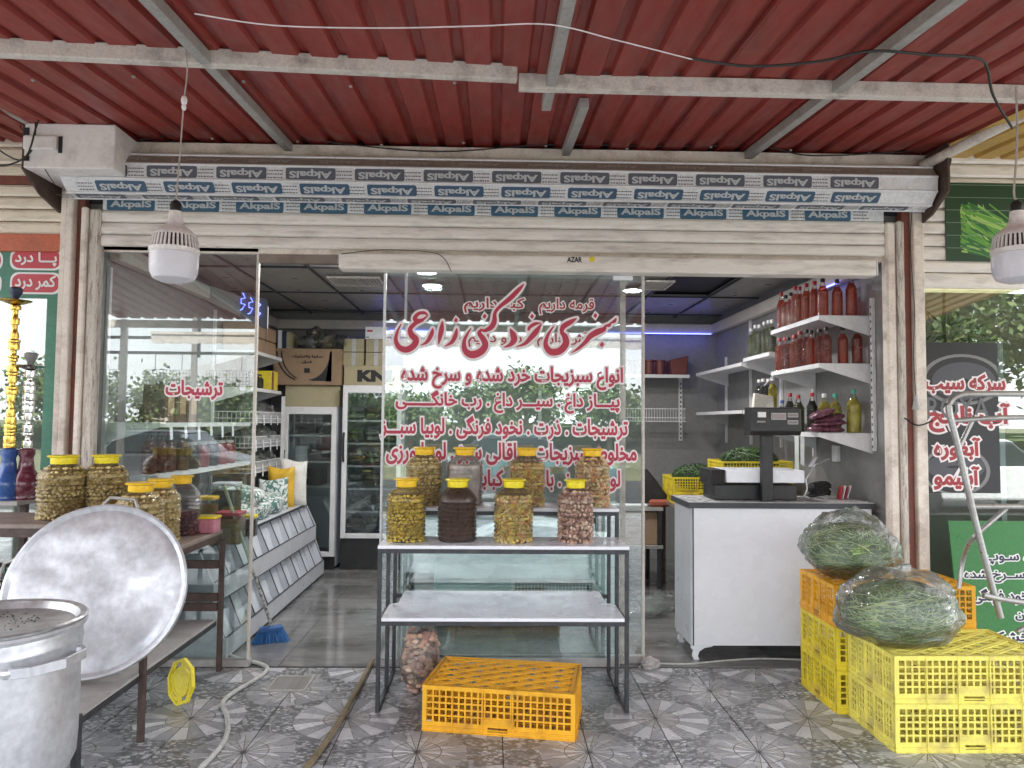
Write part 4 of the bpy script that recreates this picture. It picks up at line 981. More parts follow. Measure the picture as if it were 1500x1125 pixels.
jar((.60, -.27, zk), 'jar of cauliflower and carrot pickle, rightmost on the raised back shelf', 'cf', s=.96)
# sack of brown stuff under the stand and the orange crate
sk_ = thing('garlic_bag', 'clear bag full of knobbly pinkish tan roots standing left behind the orange crate', 'bag', (-.42, -.42, 0))
mbp = MB(); rnd = random.Random(4)
for i in range(230):
    d = Vector((rnd.gauss(0, 1), rnd.gauss(0, 1), rnd.gauss(0, 1))).normalized(); z_ = rnd.uniform(.015, .33); rr_ = .105*(1-.25*abs(z_-.17)/.17)
    t_ = rnd.uniform(0, 2*PI); mbp.cur = rnd.randrange(4); mbp.ball((rr_*math.cos(t_)*rnd.uniform(.7, 1), rr_*math.sin(t_)*rnd.uniform(.7, 1), z_), rnd.uniform(.012, .026), (1.2, .8, 1), 6, 4, Matrix.Rotation(rnd.uniform(0, 3), 3, 'X'))
part('roots', mbp, pk, sk_, smooth=True, local=True, kind='stuff')
part('film', blob((0, 0, .17), (.12, .115, .185), 3, .08, 28, 20, -.93), mt['bag'], sk_, smooth=True, local=True)
crate((.07, -.83, 0), R(-10), 'single orange yellow plastic crate with lattice lid standing alone below the display stand', 'yelo')
single('white_price_tag', MB().box((-.33, -.995, .03), (-.29, -.990, .05)).xf(Matrix.Identity(4)), mt['pureW'], 'small white tag on the lower left corner of the orange crate', 'tag')

# ================================================================== RIGHT STACKS OF CRATES
g_ = 'yellow crates stacked before the counter'
ZA = R(-2)
cA = Vector((2.33, -.965, 0)); cB = Vector((2.20, -.50, 0))
crate((2.305, -1.025, 0), R(0), 'pale yellow crate at the bottom of the front stack', 'yel2', False)
crate((2.305, -1.025, .2275), R(0), 'pale yellow lidded crate on top of the front stack, under the wide herb bag', 'yel2')
crate((2.245, -.545, 0), 0, 'yellow crate at the bottom of the rear stack beside the counter', 'yel', False)
crate((2.245, -.545, .2275), 0, 'yellow crate in the middle of the rear stack beside the counter', 'yel', False)
crate((2.245, -.545, .455), 0, 'orange yellow lidded crate on top of the rear stack, under the round herb bag', 'yelo')
def herb_bag(c, r, seed, lab, n, fl, topk, pw):
    t = thing('herb_bag', lab, 'bag', (c[0], c[1], c[2]-r[2]))
    part('herbs', herbs((0, 0, r[2]*.92), (r[0]*1.0, r[1]*1.0, r[2]*.90), n, seed, hg, ln=.2), hg, t, local=True, kind='stuff')
    rnd = random.Random(seed); sm_ = MB()
    for i in range(42):
        d = Vector((rnd.gauss(0, 1), rnd.gauss(0, 1)-.4, rnd.gauss(0, .8)+.1)).normalized(); sw = d.cross(Vector((rnd.uniform(-.3, .3), rnd.uniform(-.3, .3), 1))).normalized(); pts = []
        for k in range(7):
            q = (d+sw*(k/6-.5)*rnd.uniform(.8, 1.5)+Vector((0, 0, .1*math.sin(k)))).normalized()*.985; pts.append(Vector((q.x*r[0], q.y*r[1], q.z*r[2]*.90+r[2]*.92)))
        sm_.cur = rnd.choice((0, 1, 1)); sm_.tube(pts, [.0016+.0016*(i % 3)/2]*7, 4)
    sm_.cur = 0; part('long_stems', sm_, [hg[2], hg[3]], t, local=True, kind='stuff')
    for i in range(5): part('leaf', MB().add([(a_*.03+(-.5+.25*i)*r[0], -r[1]*.93*math.sqrt(max(0, 1-(-.5+.25*i)**2))*.97+.004*b_, r[2]*(.75+.12*(i % 3))+b_*.02) for a_, b_ in ((-1, 0), (-.3, 1), (.8, .7), (1, -.3), (.1, -1))], [(0, 1, 2, 3, 4)]), hg[2] if i % 2 else hg[1], t, local=True)
    part('knot', blob((0.02, -.01, r[2]*1.98), (.05, .035, .045), seed+9, .7, 20, 14, -.9), mt['bag'], t, smooth=True, local=True)
    part('dense_core', blob((0, 0, r[2]*.92), (r[0]*.82, r[1]*.82, r[2]*.74), seed+50, .1, 24, 16, -.95), hg[0], t, smooth=True, local=True)
    part('film', blob((0, 0, r[2]), (r[0]*1.04, r[1]*1.04, r[2]), seed, .17, 72, 50, fl, topk, pw), mt['bag'], t, smooth=True, local=True)
    return t
herb_bag((ay(1242, 800, -.52).x, -.53, .845), (.24, .20, .185), 7, 'round clear plastic bag of green herbs on the rear orange yellow crate', 5200, -.93, .5, .9)
herb_bag((ay(1314, 900, -1.03).x, -1.04, .622), (.285, .19, .185), 12, 'wide clear plastic bag of leafy herbs lying on the front pale yellow crate', 6200, -.93, .2, .78)

# ================================================================== SHOP COUNTER
ct = thing('counter', 'white shop counter with dark edged grey top on carved white legs', 'counter', (1.9, .45, 0))
part('front_panel', MB().box((1.325, .12, .097), (2.52, .14, .995)), mt['white'], ct, bev=.001)
part('side_panel', MB().box((1.305, .122, .097), (1.3245, .56, .995)), mt['sidebin'], ct, bev=.001)
part('edge_strip', MB().box((1.318, .1165, .097), (1.3255, .1195, .995)), mt['edge'], ct)
part('inner_side', MB().box((2.50, .141, .097), (2.52, .56, .995)), mt['sidebin'], ct); part('base_board', MB().box((1.326, .141, .097), (2.499, .56, .115)), mt['sidebin'], ct)
part('top_edge', MB().box((1.285, .095, .997), (2.535, .585, 1.033)), mt['edge'], ct, bev=.002); part('top_sheet', MB().box((1.289, .099, 1.0335), (2.531, .581, 1.037)), mt['topgrey'], ct)
def leg_mb(x, y, s_):
    prof = [(0, .096), (.15, .096), (.14, .086), (.09, .078), (.055, .055), (.045, .025), (.055, .0), (.02, .0), (.008, .025), (.016, .06), (0, .075)]
    return MB().prism([(x+s_*a, b) for a, b in prof], 'y', y, y+.025)
for x, y, s_ in ((1.31, .13, 1), (2.515, .13, -1), (1.31, .52, 1), (2.515, .52, -1)): part('leg', leg_mb(x, y, s_), mt['white'], ct, bev=.003)
# scale with tower display
CZ = 1.0375
sc_ = thing('shop_scale', 'black shop scale with a tower display and white platform on the counter', 'scale', (1.85, .35, CZ))
part('base', MB().box((1.50, .24, CZ), (2.07, .52, CZ+.105)), mt['black'], sc_, bev=.008, seg=2)
part('platform', MB().box((1.575, .21, CZ+.12), (2.11, .54, CZ+.205)), mt['white'], sc_, bev=.004)
part('platform_side', MB().prism([(.25, CZ+.1), (.22, CZ+.205), (.53, CZ+.205), (.53, CZ+.1)], 'x', 1.48, 1.57), mt['black'], sc_, bev=.003)
part('tower', MB().box((1.80, .16, CZ), (1.876, .205, 1.50)), mt['black'], sc_, bev=.004)
hx0, hx1 = 1.70, 2.04; HZ = -.02
part('display_head', MB().prism([(.10, 1.48), (.08, 1.51), (.09, 1.665), (.21, 1.67), (.24, 1.48)], 'x', hx0, hx1), mt['black'], sc_, bev=.006, seg=2)
scr = flat('lcd_grey', (.22, .20, .20), .2)
for a, b, c, d in ((.135, .235, 1.585, 1.630), (.245, .315, 1.602, 1.630), (.245, .315, 1.555, 1.582)):
    part('display_frame', MB().box((hx0+a, .076, c), (hx0+b, .083, d)), mt['galv'], sc_); part('display_window', MB().box((hx0+a+.005, .0735, c+.005), (hx0+b-.005, .0755, d-.005)), scr if a > .2 else flat('lcd_mauve', (.30, .24, .25), .2), sc_)
part('sticker', MB().box((hx0+.045, .076, 1.60), (hx0+.10, .0785, 1.635)), mt['pureW'], sc_)
part('maker_plate', MB().box((hx0+.04, .0765, 1.565), (hx0+.095, .0785, 1.577)), mt['conc'], sc_)
# things on the counter
cb = thing('cable_bundle', 'black tangled cable heap at the right end of the counter top', 'cable', (2.27, .4, CZ))
mb = MB()
for i in range(9): mb.tube([(2.30+.075*math.cos(t*.7+i)*(1-.3*(i % 3)*.3), .42+.05*math.sin(t*.7+i), CZ+.012+.010*i+.012*(1+math.sin(t+i*2))) for t in range(10)], .010, 6)
part('cable', mb, mt['black'], cb, kind='stuff')
wcd = thing('socket_lead', 'white cord with a paper tag hanging from a wall socket by the counter', 'cord', (2.5, .7, 1.3))
part('cord', MB().tube([(2.18, .40, CZ+.007), (2.22, .43, CZ+.06), (2.24, .5, 1.16), (2.36, .62, 1.26), (2.50, .70, 1.30)], .006, 6), mt['whitem'], wcd)
part('socket', MB().box((2.545, .68, 1.28), (2.578, .76, 1.40)), mt['whitem'], wcd, bev=.004); part('cord_tag', MB().bar((2.29, .55, 1.25), (2.34, .56, 1.32), .002, .06, up=(0, 1, 0)), mt['whitem'], wcd)
bk = thing('packets', 'small red and white printed packets standing at the right end of the counter', 'packets', (2.42, .35, CZ))
for i in range(4): part('packet', MB().bar((2.40+i*.022, .34+i*.012, CZ), (2.425+i*.024, .35+i*.012, CZ+.09), .006, .06, up=(0, 1, 0)), [mt['red2'], mt['pureW'], mt['red'], mt['pureW']][i], bk)

# ================================================================== LEFT BENCH, BIG LID, POT
wt = thing('work_bench', 'brown steel bench with worn board top and grey lower board left of the glass', 'bench', (-2, -.5, 0))
part('top_board', MB().box((-2.26, -1.02, .845), (-1.69, -.10, .868)), mt['board'], wt, bev=.003)
part('top_rail', MB().box((-1.715, -1.02, .81), (-1.69, -.10, .844)), mt['brownm'], wt, bev=.002)
part('top_rail', MB().box((-2.26, -1.045, .80), (-1.69, -1.021, .868)), mt['brownm'], wt, bev=.002)
part('lower_board', MB().box((-2.35, -1.70, .315), (-1.70, -.16, .33)), mt['greyboard'], wt, bev=.002)
part('lower_rail', MB().box((-1.72, -1.70, .285), (-1.70, -.14, .3145)), mt['blackm'], wt, bev=.002)
for x, y, z, m_ in ((-1.69, -.10, .81, 'brownm'), (-1.69, -1.13, .42, 'brownm'), (-1.69, -1.70, .345, 'blackm'), (-2.33, -.10, .84, 'brownm'), (-2.34, -1.70, .345, 'blackm'), (-2.27, -1.06, .80, 'brownm')):
    part('leg', MB().box((x-.014, y-.016, 0), (x+.014, y+.016, z)), mt[m_], wt, bev=.002)
for z in (.66, .46, .40): part('back_slat', MB().box((-2.3, -.125, z-.03), (-1.706, -.105, z+.02)), mt['brownm'], wt, bev=.002)
lt_ = thing('side_table', 'brown worn board table at far left carrying the two tan olive jars', 'table', (-2.9, -.6, 0))
part('table_top', MB().box((-3.6, -.87, .975), (-2.29, -.36, 1.0)), mt['board'], lt_, bev=.004)
part('table_top', MB().box((-3.6, -.36, 1.035), (-2.80, -.115, 1.06)), mt['greyboard'], lt_, bev=.004)
part('apron', MB().box((-3.6, -.86, .93), (-2.29, -.835, .974)), mt['brownm'], lt_)
for x, y in ((-2.31, -.84), (-2.88, -.84), (-3.55, -.84), (-2.31, -.39), (-2.88, -.16), (-3.55, -.16)):
    part('leg', MB().box((x-.018, y-.018, 0), (x+.018, y+.018, .93 if y < -.3 else 1.034)), mt['brownm'], lt_)
part('under_shelf', MB().box((-3.58, -.82, .40), (-2.33, -.37, .42)), mt['greyboard'], lt_)
crate((-2.65, -.56, .421), PI/2*0, 'black plastic crate stored under the far left table', 'black', False, sc=(.6, .7, 1.3))
jar((ay(93, 700, -.62).x, -.62, 1.0), 'jar of tan olives, left one of the pair on the far left table', 'ol', 'lidy', s=1.18)
jar((ay(155, 700, -.52).x, -.52, 1.0), 'jar of tan olives, right one of the pair on the far left table', 'ol', 'lidy', s=1.12)
jar((ay(207, 700, -.82).x, -.82, .869), 'jar of tan olives with orange lid directly behind the big aluminium lid', 'ol', s=1.1)
jar((ay(236, 700, -.56).x, -.56, .869), 'jar of tan olives, middle of three on the bench behind the big lid', 'ol', s=1.0)
jar((ay(267, 700, -.30).x, -.30, .869), 'half full clear jar of dark plums with orange lid on the bench', 'pl', s=.95)
def tub(loc, lab, bodym, lidm, w_=.13, h=.10, r_=.012, cat='tub'):
    t = thing('food_tub', lab, cat, loc)
    part('tub_body', MB().prism([(a*.93, b*.93) for a, b in rrect(w_, w_*.8, .02)], 'z', 0, h), bodym, t, bev=.004, local=True)
    part('tub_lid', MB().prism(rrect(w_, w_*.82, .02), 'z', h+.0005, h+.016), lidm, t, bev=.003, local=True); return t
pinkp = cmat('pink_pickle', (.52, .20, .26)); 
tub((ay(305, 760, -.22).x, -.22, .869), 'small tub of bright pink pickle with yellow lid on the bench corner', pinkp, mt['lidy'], .135, .085)

# big aluminium lid leaning
bl = thing('pan_lid', 'huge round aluminium tray with strap handles leaning against the bench', 'pan lid', (0, 0, 0))
RL = .412; tilt = R(21)
cL = Vector((ay(141, 876, -1.16).x, -1.165, .735))
ML = Matrix.Translation(cL) @ Matrix.Rotation(R(9), 4, 'Z') @ Matrix.Rotation(PI/2-tilt, 4, 'X')
pr = [(.0, .012), (RL*.5, .010), (RL*.7, .009), (RL*.86, .002), (RL*.93, -.002), (RL*.955, .006), (RL*.975, .012), (RL, .010), (RL, .002), (RL*.985, -.05), (RL*.97, -.052), (RL*.965, -.006), (0, .004)]
tr_ = MB().lathe([(RL*i/16, .012-.01*(i/16)**2) for i in range(15)]+pr[4:], 72, caps=False)
tr_.v = [(v[0], v[1], v[2]+.010*noise.noise(Vector((v[0]*5, v[1]*5, 2)))+.004*noise.noise(Vector((v[0]*14, v[1]*14, 5)))) for v in tr_.v]
part('tray', tr_.xf(ML), mt['alu'], bl, smooth=True)
def strap(ang, R0, w0, out, m):
    p = []
    for a, o in ((-w0, 0), (-w0*.92, out*.35), (-w0*.62, out), (w0*.62, out), (w0*.92, out*.35), (w0, 0)): 
        t = ang+a/R0; p.append(m @ Vector(((R0+o)*math.cos(t), (R0+o)*math.sin(t), -.03)))
    return MB().tube(p, .0085, 8)
part('handle', strap(R(84), RL-.004, .085, .05, ML), mt['galv'], bl, smooth=True)
part('handle', strap(R(170), RL-.004, .085, .05, ML), mt['galv'], bl, smooth=True)
# pot
PX, PY = ay(-8, 905, -2.0).x, -2.03
pot = thing('stock_pot', 'large worn aluminium stock pot with strap handle in the bottom left corner', 'pot', (PX, PY, .2))
def wb(t, z): return 1+.006*math.sin(3*t+z*9)+.004*math.sin(7*t)+.012*noise.noise(Vector((math.cos(t)*2.2, math.sin(t)*2.2, z*7)))
pz = .215
PR = [(.0, pz), (.20, pz), (.27, pz+.03), (.296, pz+.09), (.299, pz+.16), (.301, pz+.22), (.302, pz+.3), (.301, pz+.38), (.302, pz+.46), (.300, pz+.50), (.305, pz+.508), (.305, pz+.518), (.301, pz+.526), (.302, pz+.545), (.300, pz+.56), (.313, pz+.565), (.318, pz+.575), (.313, pz+.585), (.29, pz+.582), (.288, pz+.56), (.286, pz+.30), (.0, pz+.29)]
part('pot_body', MB().lathe(PR, 72, (PX, PY, 0), wb, caps=False), mt['alu'], pot, smooth=True)
part('inner_lid', MB().lathe([(.317, pz+.588), (.319, pz+.597), (.312, pz+.602), (.29, pz+.598), (.275, pz+.572), (.23, pz+.563), (.0, pz+.558)], 72, (PX, PY, 0), wb, caps=False), mt['aluin'], pot, smooth=True)
mb = MB(); rnd = random.Random(2)
for i in range(230):
    r_ = .26*math.sqrt(rnd.random()); t_ = rnd.uniform(-1.2, 2.6) if rnd.random() < .8 else rnd.uniform(0, 6.3)
    if noise.noise(Vector((r_*math.cos(t_)*9, r_*math.sin(t_)*9, 0))) < -.05: continue
    mb.ball((PX+r_*math.cos(t_), PY+r_*math.sin(t_), pz+.566), rnd.uniform(.0015, .0055), (1, 1, .5), 5, 3)
part('burnt_specks', mb, mt['ink'], pot, kind='stuff')
def pot_handle(ang):
    p = []; 
    for a, o in ((-.15, .0), (-.145, .015), (-.10, .045), (0, .055), (.10, .045), (.145, .015), (.15, .0)):
        t = ang+a/.302; p.append(Vector((PX+(.304+o)*math.cos(t), PY+(.304+o)*math.sin(t), pz+.475)))
    mb = MB()
    for a, b in zip(p[:-1], p[1:]): mb.bar(a, b+(b-a).normalized()*.004, .010, .036)
    for e in (p[0], p[-1]): mb.ball(e+Vector((0, 0, 0)), .024, (1, 1, .9), 10, 6)
    return mb
part('handle', pot_handle(R(-18)), mt['alu'], pot, bev=.002); part('handle', pot_handle(R(162)), mt['alu'], pot, bev=.002)
br = thing('gas_burner', 'black iron burner stand carrying the big stock pot', 'burner', (PX, PY, 0))
part('ring', MB().lathe([(.22, .19), (.25, .19), (.25, .213), (.22, .213), (.22, .19)], 40, (PX, PY, 0), caps=False), mt['black'], br)
for k in range(4):
    t = R(45+90*k); c_, s_ = math.cos(t), math.sin(t)
    part('leg', MB().bar((PX+.235*c_, PY+.235*s_, 0), (PX+.235*c_, PY+.235*s_, .19), .03), mt['black'], br)
    part('support_arm', MB().bar((PX+.22*c_, PY+.22*s_, .20), (PX+.05*c_, PY+.05*s_, .20), .02), mt['black'], br)

# hookahs on the grey ledge
def hookah(px, lab, glassm, metalm, capm, h, y=-.24, s=1.):
    x = ay(px, 700, y).x; t = thing('hookah', lab, 'water pipe', (x, y, 1.06))
    part('vase', MB().lathe([(.0, .0), (.07, .0), (.075, .01), (.07, .03), (.085, .07), (.08, .12), (.045, .18), (.036, .25), (.045, .27), (.045, .30), (.03, .31)], 20).xf(Matrix.Scale(s, 4)), glassm, t, smooth=True, local=True)
    pr = [(.03, .31)]; z = .31; rnd = random.Random(px)
    while z < h: 
        d = rnd.choice((.02, .03, .045)); r_ = rnd.choice((.016, .024, .034, .030)); pr += [(r_, z+.002), (r_*1.05, z+d*.5), (r_, z+d-.002), (.017, z+d)]; z += d
    part('stem', MB().lathe(pr, 16).xf(Matrix.Scale(s, 4)), metalm, t, smooth=True, local=True)
    part('ash_tray', MB().lathe([(.0, z), (.02, z), (.085, z+.025), (.09, z+.03), (.06, z+.014), (.0, z+.01)], 20).xf(Matrix.Scale(s, 4)), metalm, t, smooth=True, local=True)
    part('bowl', MB().lathe([(.015, z+.014), (.018, z+.05), (.034, z+.075), (.036, z+.10), (.028, z+.11), (.0, z+.10)], 16).xf(Matrix.Scale(s, 4)), capm, t, smooth=True, local=True)
gold = M('brass', (.75, .50, .12), .22, 1, .3, 20, (.4, .25, .05)); chrome = M('chrome', (.6, .6, .6), .15, 1, .3, 20, (.25, .25, .25))
hookah(12, 'tall water pipe with blue glass base and brass stem at the far left edge', M('blue_glass', (.04, .10, .32), .15, 0, .3, 20), gold, flat('navy_clay', (.02, .03, .08), .4), 1.16)
hookah(38, 'shorter water pipe with dark red base and chrome stem at the far left', M('wine_glass', (.12, .02, .04), .12, 0, .4, 24, (.4, .3, .3)), chrome, mt['conc'], .76, y=-.20)

# ================================================================== INSIDE: RIGHT WALL SHELVES
wr = thing('wall_shelves', 'white bracketed metal shelves along the right shop wall carrying bottles', 'shelving', (2.57, 1, 1.4))
def shelf_r(y0, y1, z, xf=2.22, name='shelf'):
    part(name, MB().box((xf, y0, z-.004), (2.574, y1, z)).box((xf-.004, y0, z-.03), (xf, y1, z+.001)), mt['whitem'], wr)
    for y in (y0, y1-.004): part('bracket', MB().prism([(xf, z-.005), (2.574, z-.005), (2.574, z-.14), (xf, z-.032)], 'y', y, y+.004), mt['whitem'], wr)
for (y0, y1, z) in ((.20, 1.10, 2.305), (.20, 1.10, 1.975), (.20, 1.10, 1.50), (1.14, 1.78, 2.14), (1.14, 1.78, 1.68), (1.82, 3.35, 2.11), (1.82, 3.35, 1.68)): shelf_r(y0, y1, z)
for y, z0, z1 in ((.16, 1.38, 2.42), (1.115, 1.3, 2.60), (1.80, 1.35, 2.30), (2.6, 1.35, 2.60), (3.4, 1.35, 2.30)):
    part('upright', MB().box((2.555, y-.015, z0), (2.577, y+.015, z1)), mt['whitem'], wr)
    if y < .3:
        sl_ = MB().box((2.5535, y-.006, 0), (2.5548, y+.006, .018)).mesh('slot', mt['ink'])
        for i in range(20): part('slot', sl_, None, wr).location = Vector((0, 0, z0+.02+i*.05))-ORG[wr.name]
# bottles
b2 = 'bottles of red vinegar on the wall shelves'
xs1 = [(2.27, 1.02), (2.27, .93), (2.27, .83), (2.27, .73), (2.27, .63), (2.27, .52), (2.28, .41), (2.29, .29), (2.385, .28), (2.475, .27)]
caps1 = [capr, capd, capd, capr, capr, capr, capr, capd, capd, capd]
for i, (x, y) in enumerate(xs1):
    bottle((x, y, 2.305), '%s bottle from the front end on the top right wall shelf, red vinegar' % ORD[9-i], vin, caps1[i], .27+.02*((i*7) % 3 == 0), .038, b2)
xs2 = [(2.26, 1.03), (2.27, .95), (2.26, .86), (2.27, .76), (2.27, .66), (2.28, .56), (2.28, .46), (2.285, .36), (2.29, .27), (2.42, .29), (2.51, .26)]
caps2 = [capr, capr, capd, capr, capr, capd, capd, capd, capd, capd, capd]
for i, (x, y) in enumerate(xs2):
    bottle((x, y, 1.975), '%s bottle from the front end on the middle right wall shelf, red syrup' % ORD[10-i], vin2 if i % 3 else vin, caps2[i], .265, .037, b2)
bl3 = [((2.26, 1.00, 1.50), 'short bottle of dark herb water with blue cap on the lowest wall shelf', grn, capb, .24, .036), ((2.27, .86, 1.50), 'red capped bottle of dark oil nearest the white paper bag', dkl, capr, .285, .038),
 ((2.28, .70, 1.50), 'red capped fat bottle of dark herb water on the lowest wall shelf', grn, capr, .285, .046), ((2.31, .56, 1.50), 'red capped bottle of dark oil just behind the purple packets', dkl, capr, .29, .038),
 ((2.34, .43, 1.50), 'pale lime juice bottle with clear neck beside the purple packets', lem, capw, .29, .045), ((2.41, .38, 1.50), 'yellow lime juice bottle with dark green cap on the lowest wall shelf', lem, capg, .285, .042), ((2.485, .27, 1.50), 'large yellow lime juice bottle with green cap at the front shelf end', lem, capg, .31, .050)]
for a in bl3: bottle(*a[:6])
for i in range(6): bottle((2.27, 1.20+i*.10, 2.14), '%s white capped bottle of dark green water on the middle shelf run' % ORD[i], grn, capw, .27, .034, 'white capped green bottles')
for i in range(4): bottle((2.27, 1.20+i*.11, 1.68), '%s bottle of dark liquid on the shelf behind the paper bag' % ORD[i], lem if i == 0 else dkl, capw, .25, .036, 'bottles behind the paper bag')
pp = thing('packet_stack', 'pile of glossy dark purple packets on the front of the lowest wall shelf', 'packets', (2.3, .25, 1.5))
pur = M('purple_film', (.12, .035, .06), .22, 0, .5, 30, (.3, .16, .2), .2, 60, .4, 30)
for i, (x, y, z, a) in enumerate(((2.30, .30, 1.522, .1), (2.32, .31, 1.562, -.2), (2.33, .30, 1.60, .3), (2.27, .30, 1.632, .0))):
    m = blob((0, 0, 0), (.125-.012*i, .08, .024), 20+i, .14, 24, 12, -.9, 0, .8).xf(Matrix.Translation((x, y, z)) @ Matrix.Rotation(a, 4, 'Z') @ Matrix.Rotation(-.12*i, 4, 'Y')); part('packet', m, pur, pp, smooth=True)
pb_ = thing('paper_bag', 'white paper carrier bag with string handle standing behind the scale display', 'bag', (2.2, 1.0, 1.5))
c0 = ay(1100, 612, 1.0); 
part('bag_body', MB().add([(2.02, .98, 1.55), (2.20, .96, 1.55), (2.20, 1.06, 1.55), (2.02, 1.06, 1.55), (2.045, .99, 1.80), (2.19, .99, 1.775), (2.19, 1.03, 1.775), (2.045, 1.03, 1.80)], [(0, 3, 2, 1), (4, 5, 6, 7), (0, 1, 5, 4), (1, 2, 6, 5), (2, 3, 7, 6), (3, 0, 4, 7)]), M('paper', (.66, .63, .56), .8, 0, .1), pb_, bev=.003)
part('string_handle', MB().tube([(2.08, .988, 1.79), (2.09, .985, 1.85), (2.12, .985, 1.86), (2.15, .988, 1.78)], .003, 5), mt['ink'], pb_)
part('hook', MB().bar((2.12, 1.0, 1.855), (2.22, 1.02, 1.955), .006), mt['whitem'], pb_)
rc_ = thing('till_receipt', 'long white paper strips hanging under the lowest wall shelf', 'paper strip', (2.3, .6, 1.4))
part('strip', MB().add([(2.215, .64, 1.47), (2.215, .56, 1.47), (2.217, .57, 1.28), (2.213, .55, 1.16), (2.214, .66, 1.15), (2.217, .64, 1.28)], [(0, 1, 2, 5), (5, 2, 3, 4)]), M('receipt_paper', (.52, .56, .52), .7), rc_)
part('strip', MB().add([(2.215, .53, 1.47), (2.215, .46, 1.47), (2.212, .46, 1.26), (2.213, .53, 1.27)], [(0, 1, 2, 3)]), M('receipt_paper_grey', (.42, .44, .43), .7), rc_)
# back wall: shelf with red tubs, wire basket, slotted rail
bw_ = thing('back_shelf', 'white shelf on the back wall with a slotted rail and wire basket below', 'shelf', (1.4, 3.7, 2.1))
part('board', MB().box((.30, 3.45, 2.09), (2.17, 3.795, 2.10)).box((.30, 3.445, 2.065), (2.17, 3.449, 2.102)), mt['whitem'], bw_)
part('rail', MB().box((2.13, 3.77, 1.36), (2.17, 3.797, 2.085)), mt['whitem'], bw_); part('rail', MB().box((.5, 3.77, 1.36), (.54, 3.797, 2.085)), mt['whitem'], bw_)
sl_ = MB().box((2.143, 3.766, 0), (2.157, 3.769, .022)).mesh('slot', mt['ink'])
for i in range(13): part('slot', sl_, None, bw_).location = Vector((0, 0, 1.38+i*.052))-ORG[bw_.name]
wb_ = MB()
for i in range(26): x = 1.35+i*.03; wb_.bar((x, 3.42, 1.58), (x, 3.42, 1.72), .004); wb_.bar((x, 3.42, 1.58), (x, 3.76, 1.58), .004)
for z in (1.58, 1.62, 1.72): wb_.bar((1.35, 3.42, z), (2.12, 3.42, z), .007)
part('wire_basket', wb_, mt['whitem'], bw_, kind='stuff')
redt = M('brown_red_plastic', (.16, .045, .045), .4)
for i in range(7):
    x = 1.98-.125*i-.11
    t = thing('red_tub', '%s dark red lidded tub from the right on the back wall shelf' % ORD[i], 'tub', (x, 3.58, 2.10), group='dark red tubs on the back shelf')
    part('tub_body', MB().lathe([(0, 0), (.052, 0), (.057, .15), (.0, .152)], 18, caps=False), redt, t, smooth=True, local=True); part('tub_lid', MB().lathe([(.062, .153), (.062, .17), (.056, .175), (0, .175)], 18), redt, t, smooth=True, local=True)
single('red_basket', MB().prism([(1.97, 2.101), (2.15, 2.101), (2.17, 2.32), (1.96, 2.27)], 'y', 3.47, 3.72), redt, 'open dark red plastic bin at the right end of the back wall shelf', 'bin', bev=.01)
# blue LED strips under the cornice
ls = thing('led_strip', 'lit blue LED strip under the cornice along back and right walls', 'LED strip', (0, 3.7, 2.59))
part('strip', MB().box((1.1, 3.70, 2.588), (2.49, 3.706, 2.597)), mt['ledblue'], ls); part('strip', MB().box((2.492, .5, 2.588), (2.499, .80, 2.597)), mt['ledblue'], ls); part('strip', MB().box((-1.4, 3.70, 2.588), (-.6, 3.706, 2.597)), mt['ledblue'], ls)
for (x, y, sx_) in ((1.8, 3.66, 1.3), (-1.0, 3.66, .8)):
    ld = bpy.data.lights.new('led_light', 'AREA'); ld.shape = 'RECTANGLE'; ld.size = sx_; ld.size_y = .02; ld.energy = .28; ld.color = (.25, .22, 1)
    lo = bpy.data.objects.new('led_light', ld); COL.objects.link(lo); lo.parent = ls; lo.location = Vector((x, y, 2.58))-ORG[ls.name]
def tube_light(x0, x1, y, lab):
    t = thing('tube_light', lab, 'lamp', ((x0+x1)/2, y, 2.75))
    part('tube', MB().box((x0, y-.02, 2.755), (x1, y+.02, 2.775)), mt['led'], t); part('housing', MB().box((x0-.02, y-.03, 2.776), (x1+.02, y+.03, 2.785)), mt['whitem'], t)
    ld = bpy.data.lights.new('lamp_light', 'AREA'); ld.shape = 'RECTANGLE'; ld.size = x1-x0; ld.size_y = .05; ld.energy = 6; ld.color = (1, .98, .95)
    lo = bpy.data.objects.new('lamp_light', ld); COL.objects.link(lo); lo.parent = t; lo.location = (0, 0, 0)
a = az(440, 379, 2.76); b = az(492, 382, 2.76)
tube_light(a.x, b.x+.15, a.y, 'lit white ceiling tube above the gap left of the lettered glass')
a = az(942, 396, 2.76); b = az(984, 396, 2.76)
tube_light(a.x, b.x, a.y, 'lit white ceiling tube right of the lettered glass near the header')

# ================================================================== INSIDE: FURNITURE BEHIND THE COUNTER
tb = thing('low_table', 'low dark table behind the counter holding crates of greens', 'table', (2.05, 1.8, 0))
part('table_top', MB().box((1.62, 1.25, .80), (2.54, 2.5, .83)), mt['board'], tb)
for x in (1.65, 2.50):
    for y in (1.28, 2.46): part('leg', MB().box((x-.02, y-.02, 0), (x+.02, y+.02, .8)), mt['brownm'], tb)
def greens_crate(x, y, z, rz, lab, lab2, seed, w=.9):
    crate((x, y, z), rz, lab, 'yel', False, sc=(w*.85, .9, .75))
    t = thing('greens', lab2, 'greens', (x, y, z+.14))
    part('stalks', herbs((0, 0, .02), (.29*w, .19, .13), 1700, seed, hd, .8, .10, False), hd, t, kind='stuff', local=True)
greens_crate(2.17, 1.5, 1.08, 0, 'upper yellow crate of cut greens behind the shop scale', 'heap of cut dark green herbs in the upper yellow crate behind the scale', 31)
crate((2.17, 1.5, .831), 0, 'yellow crate hidden beneath the upper crate of greens', 'yel', False, sc=(.75, .9, 1.08))
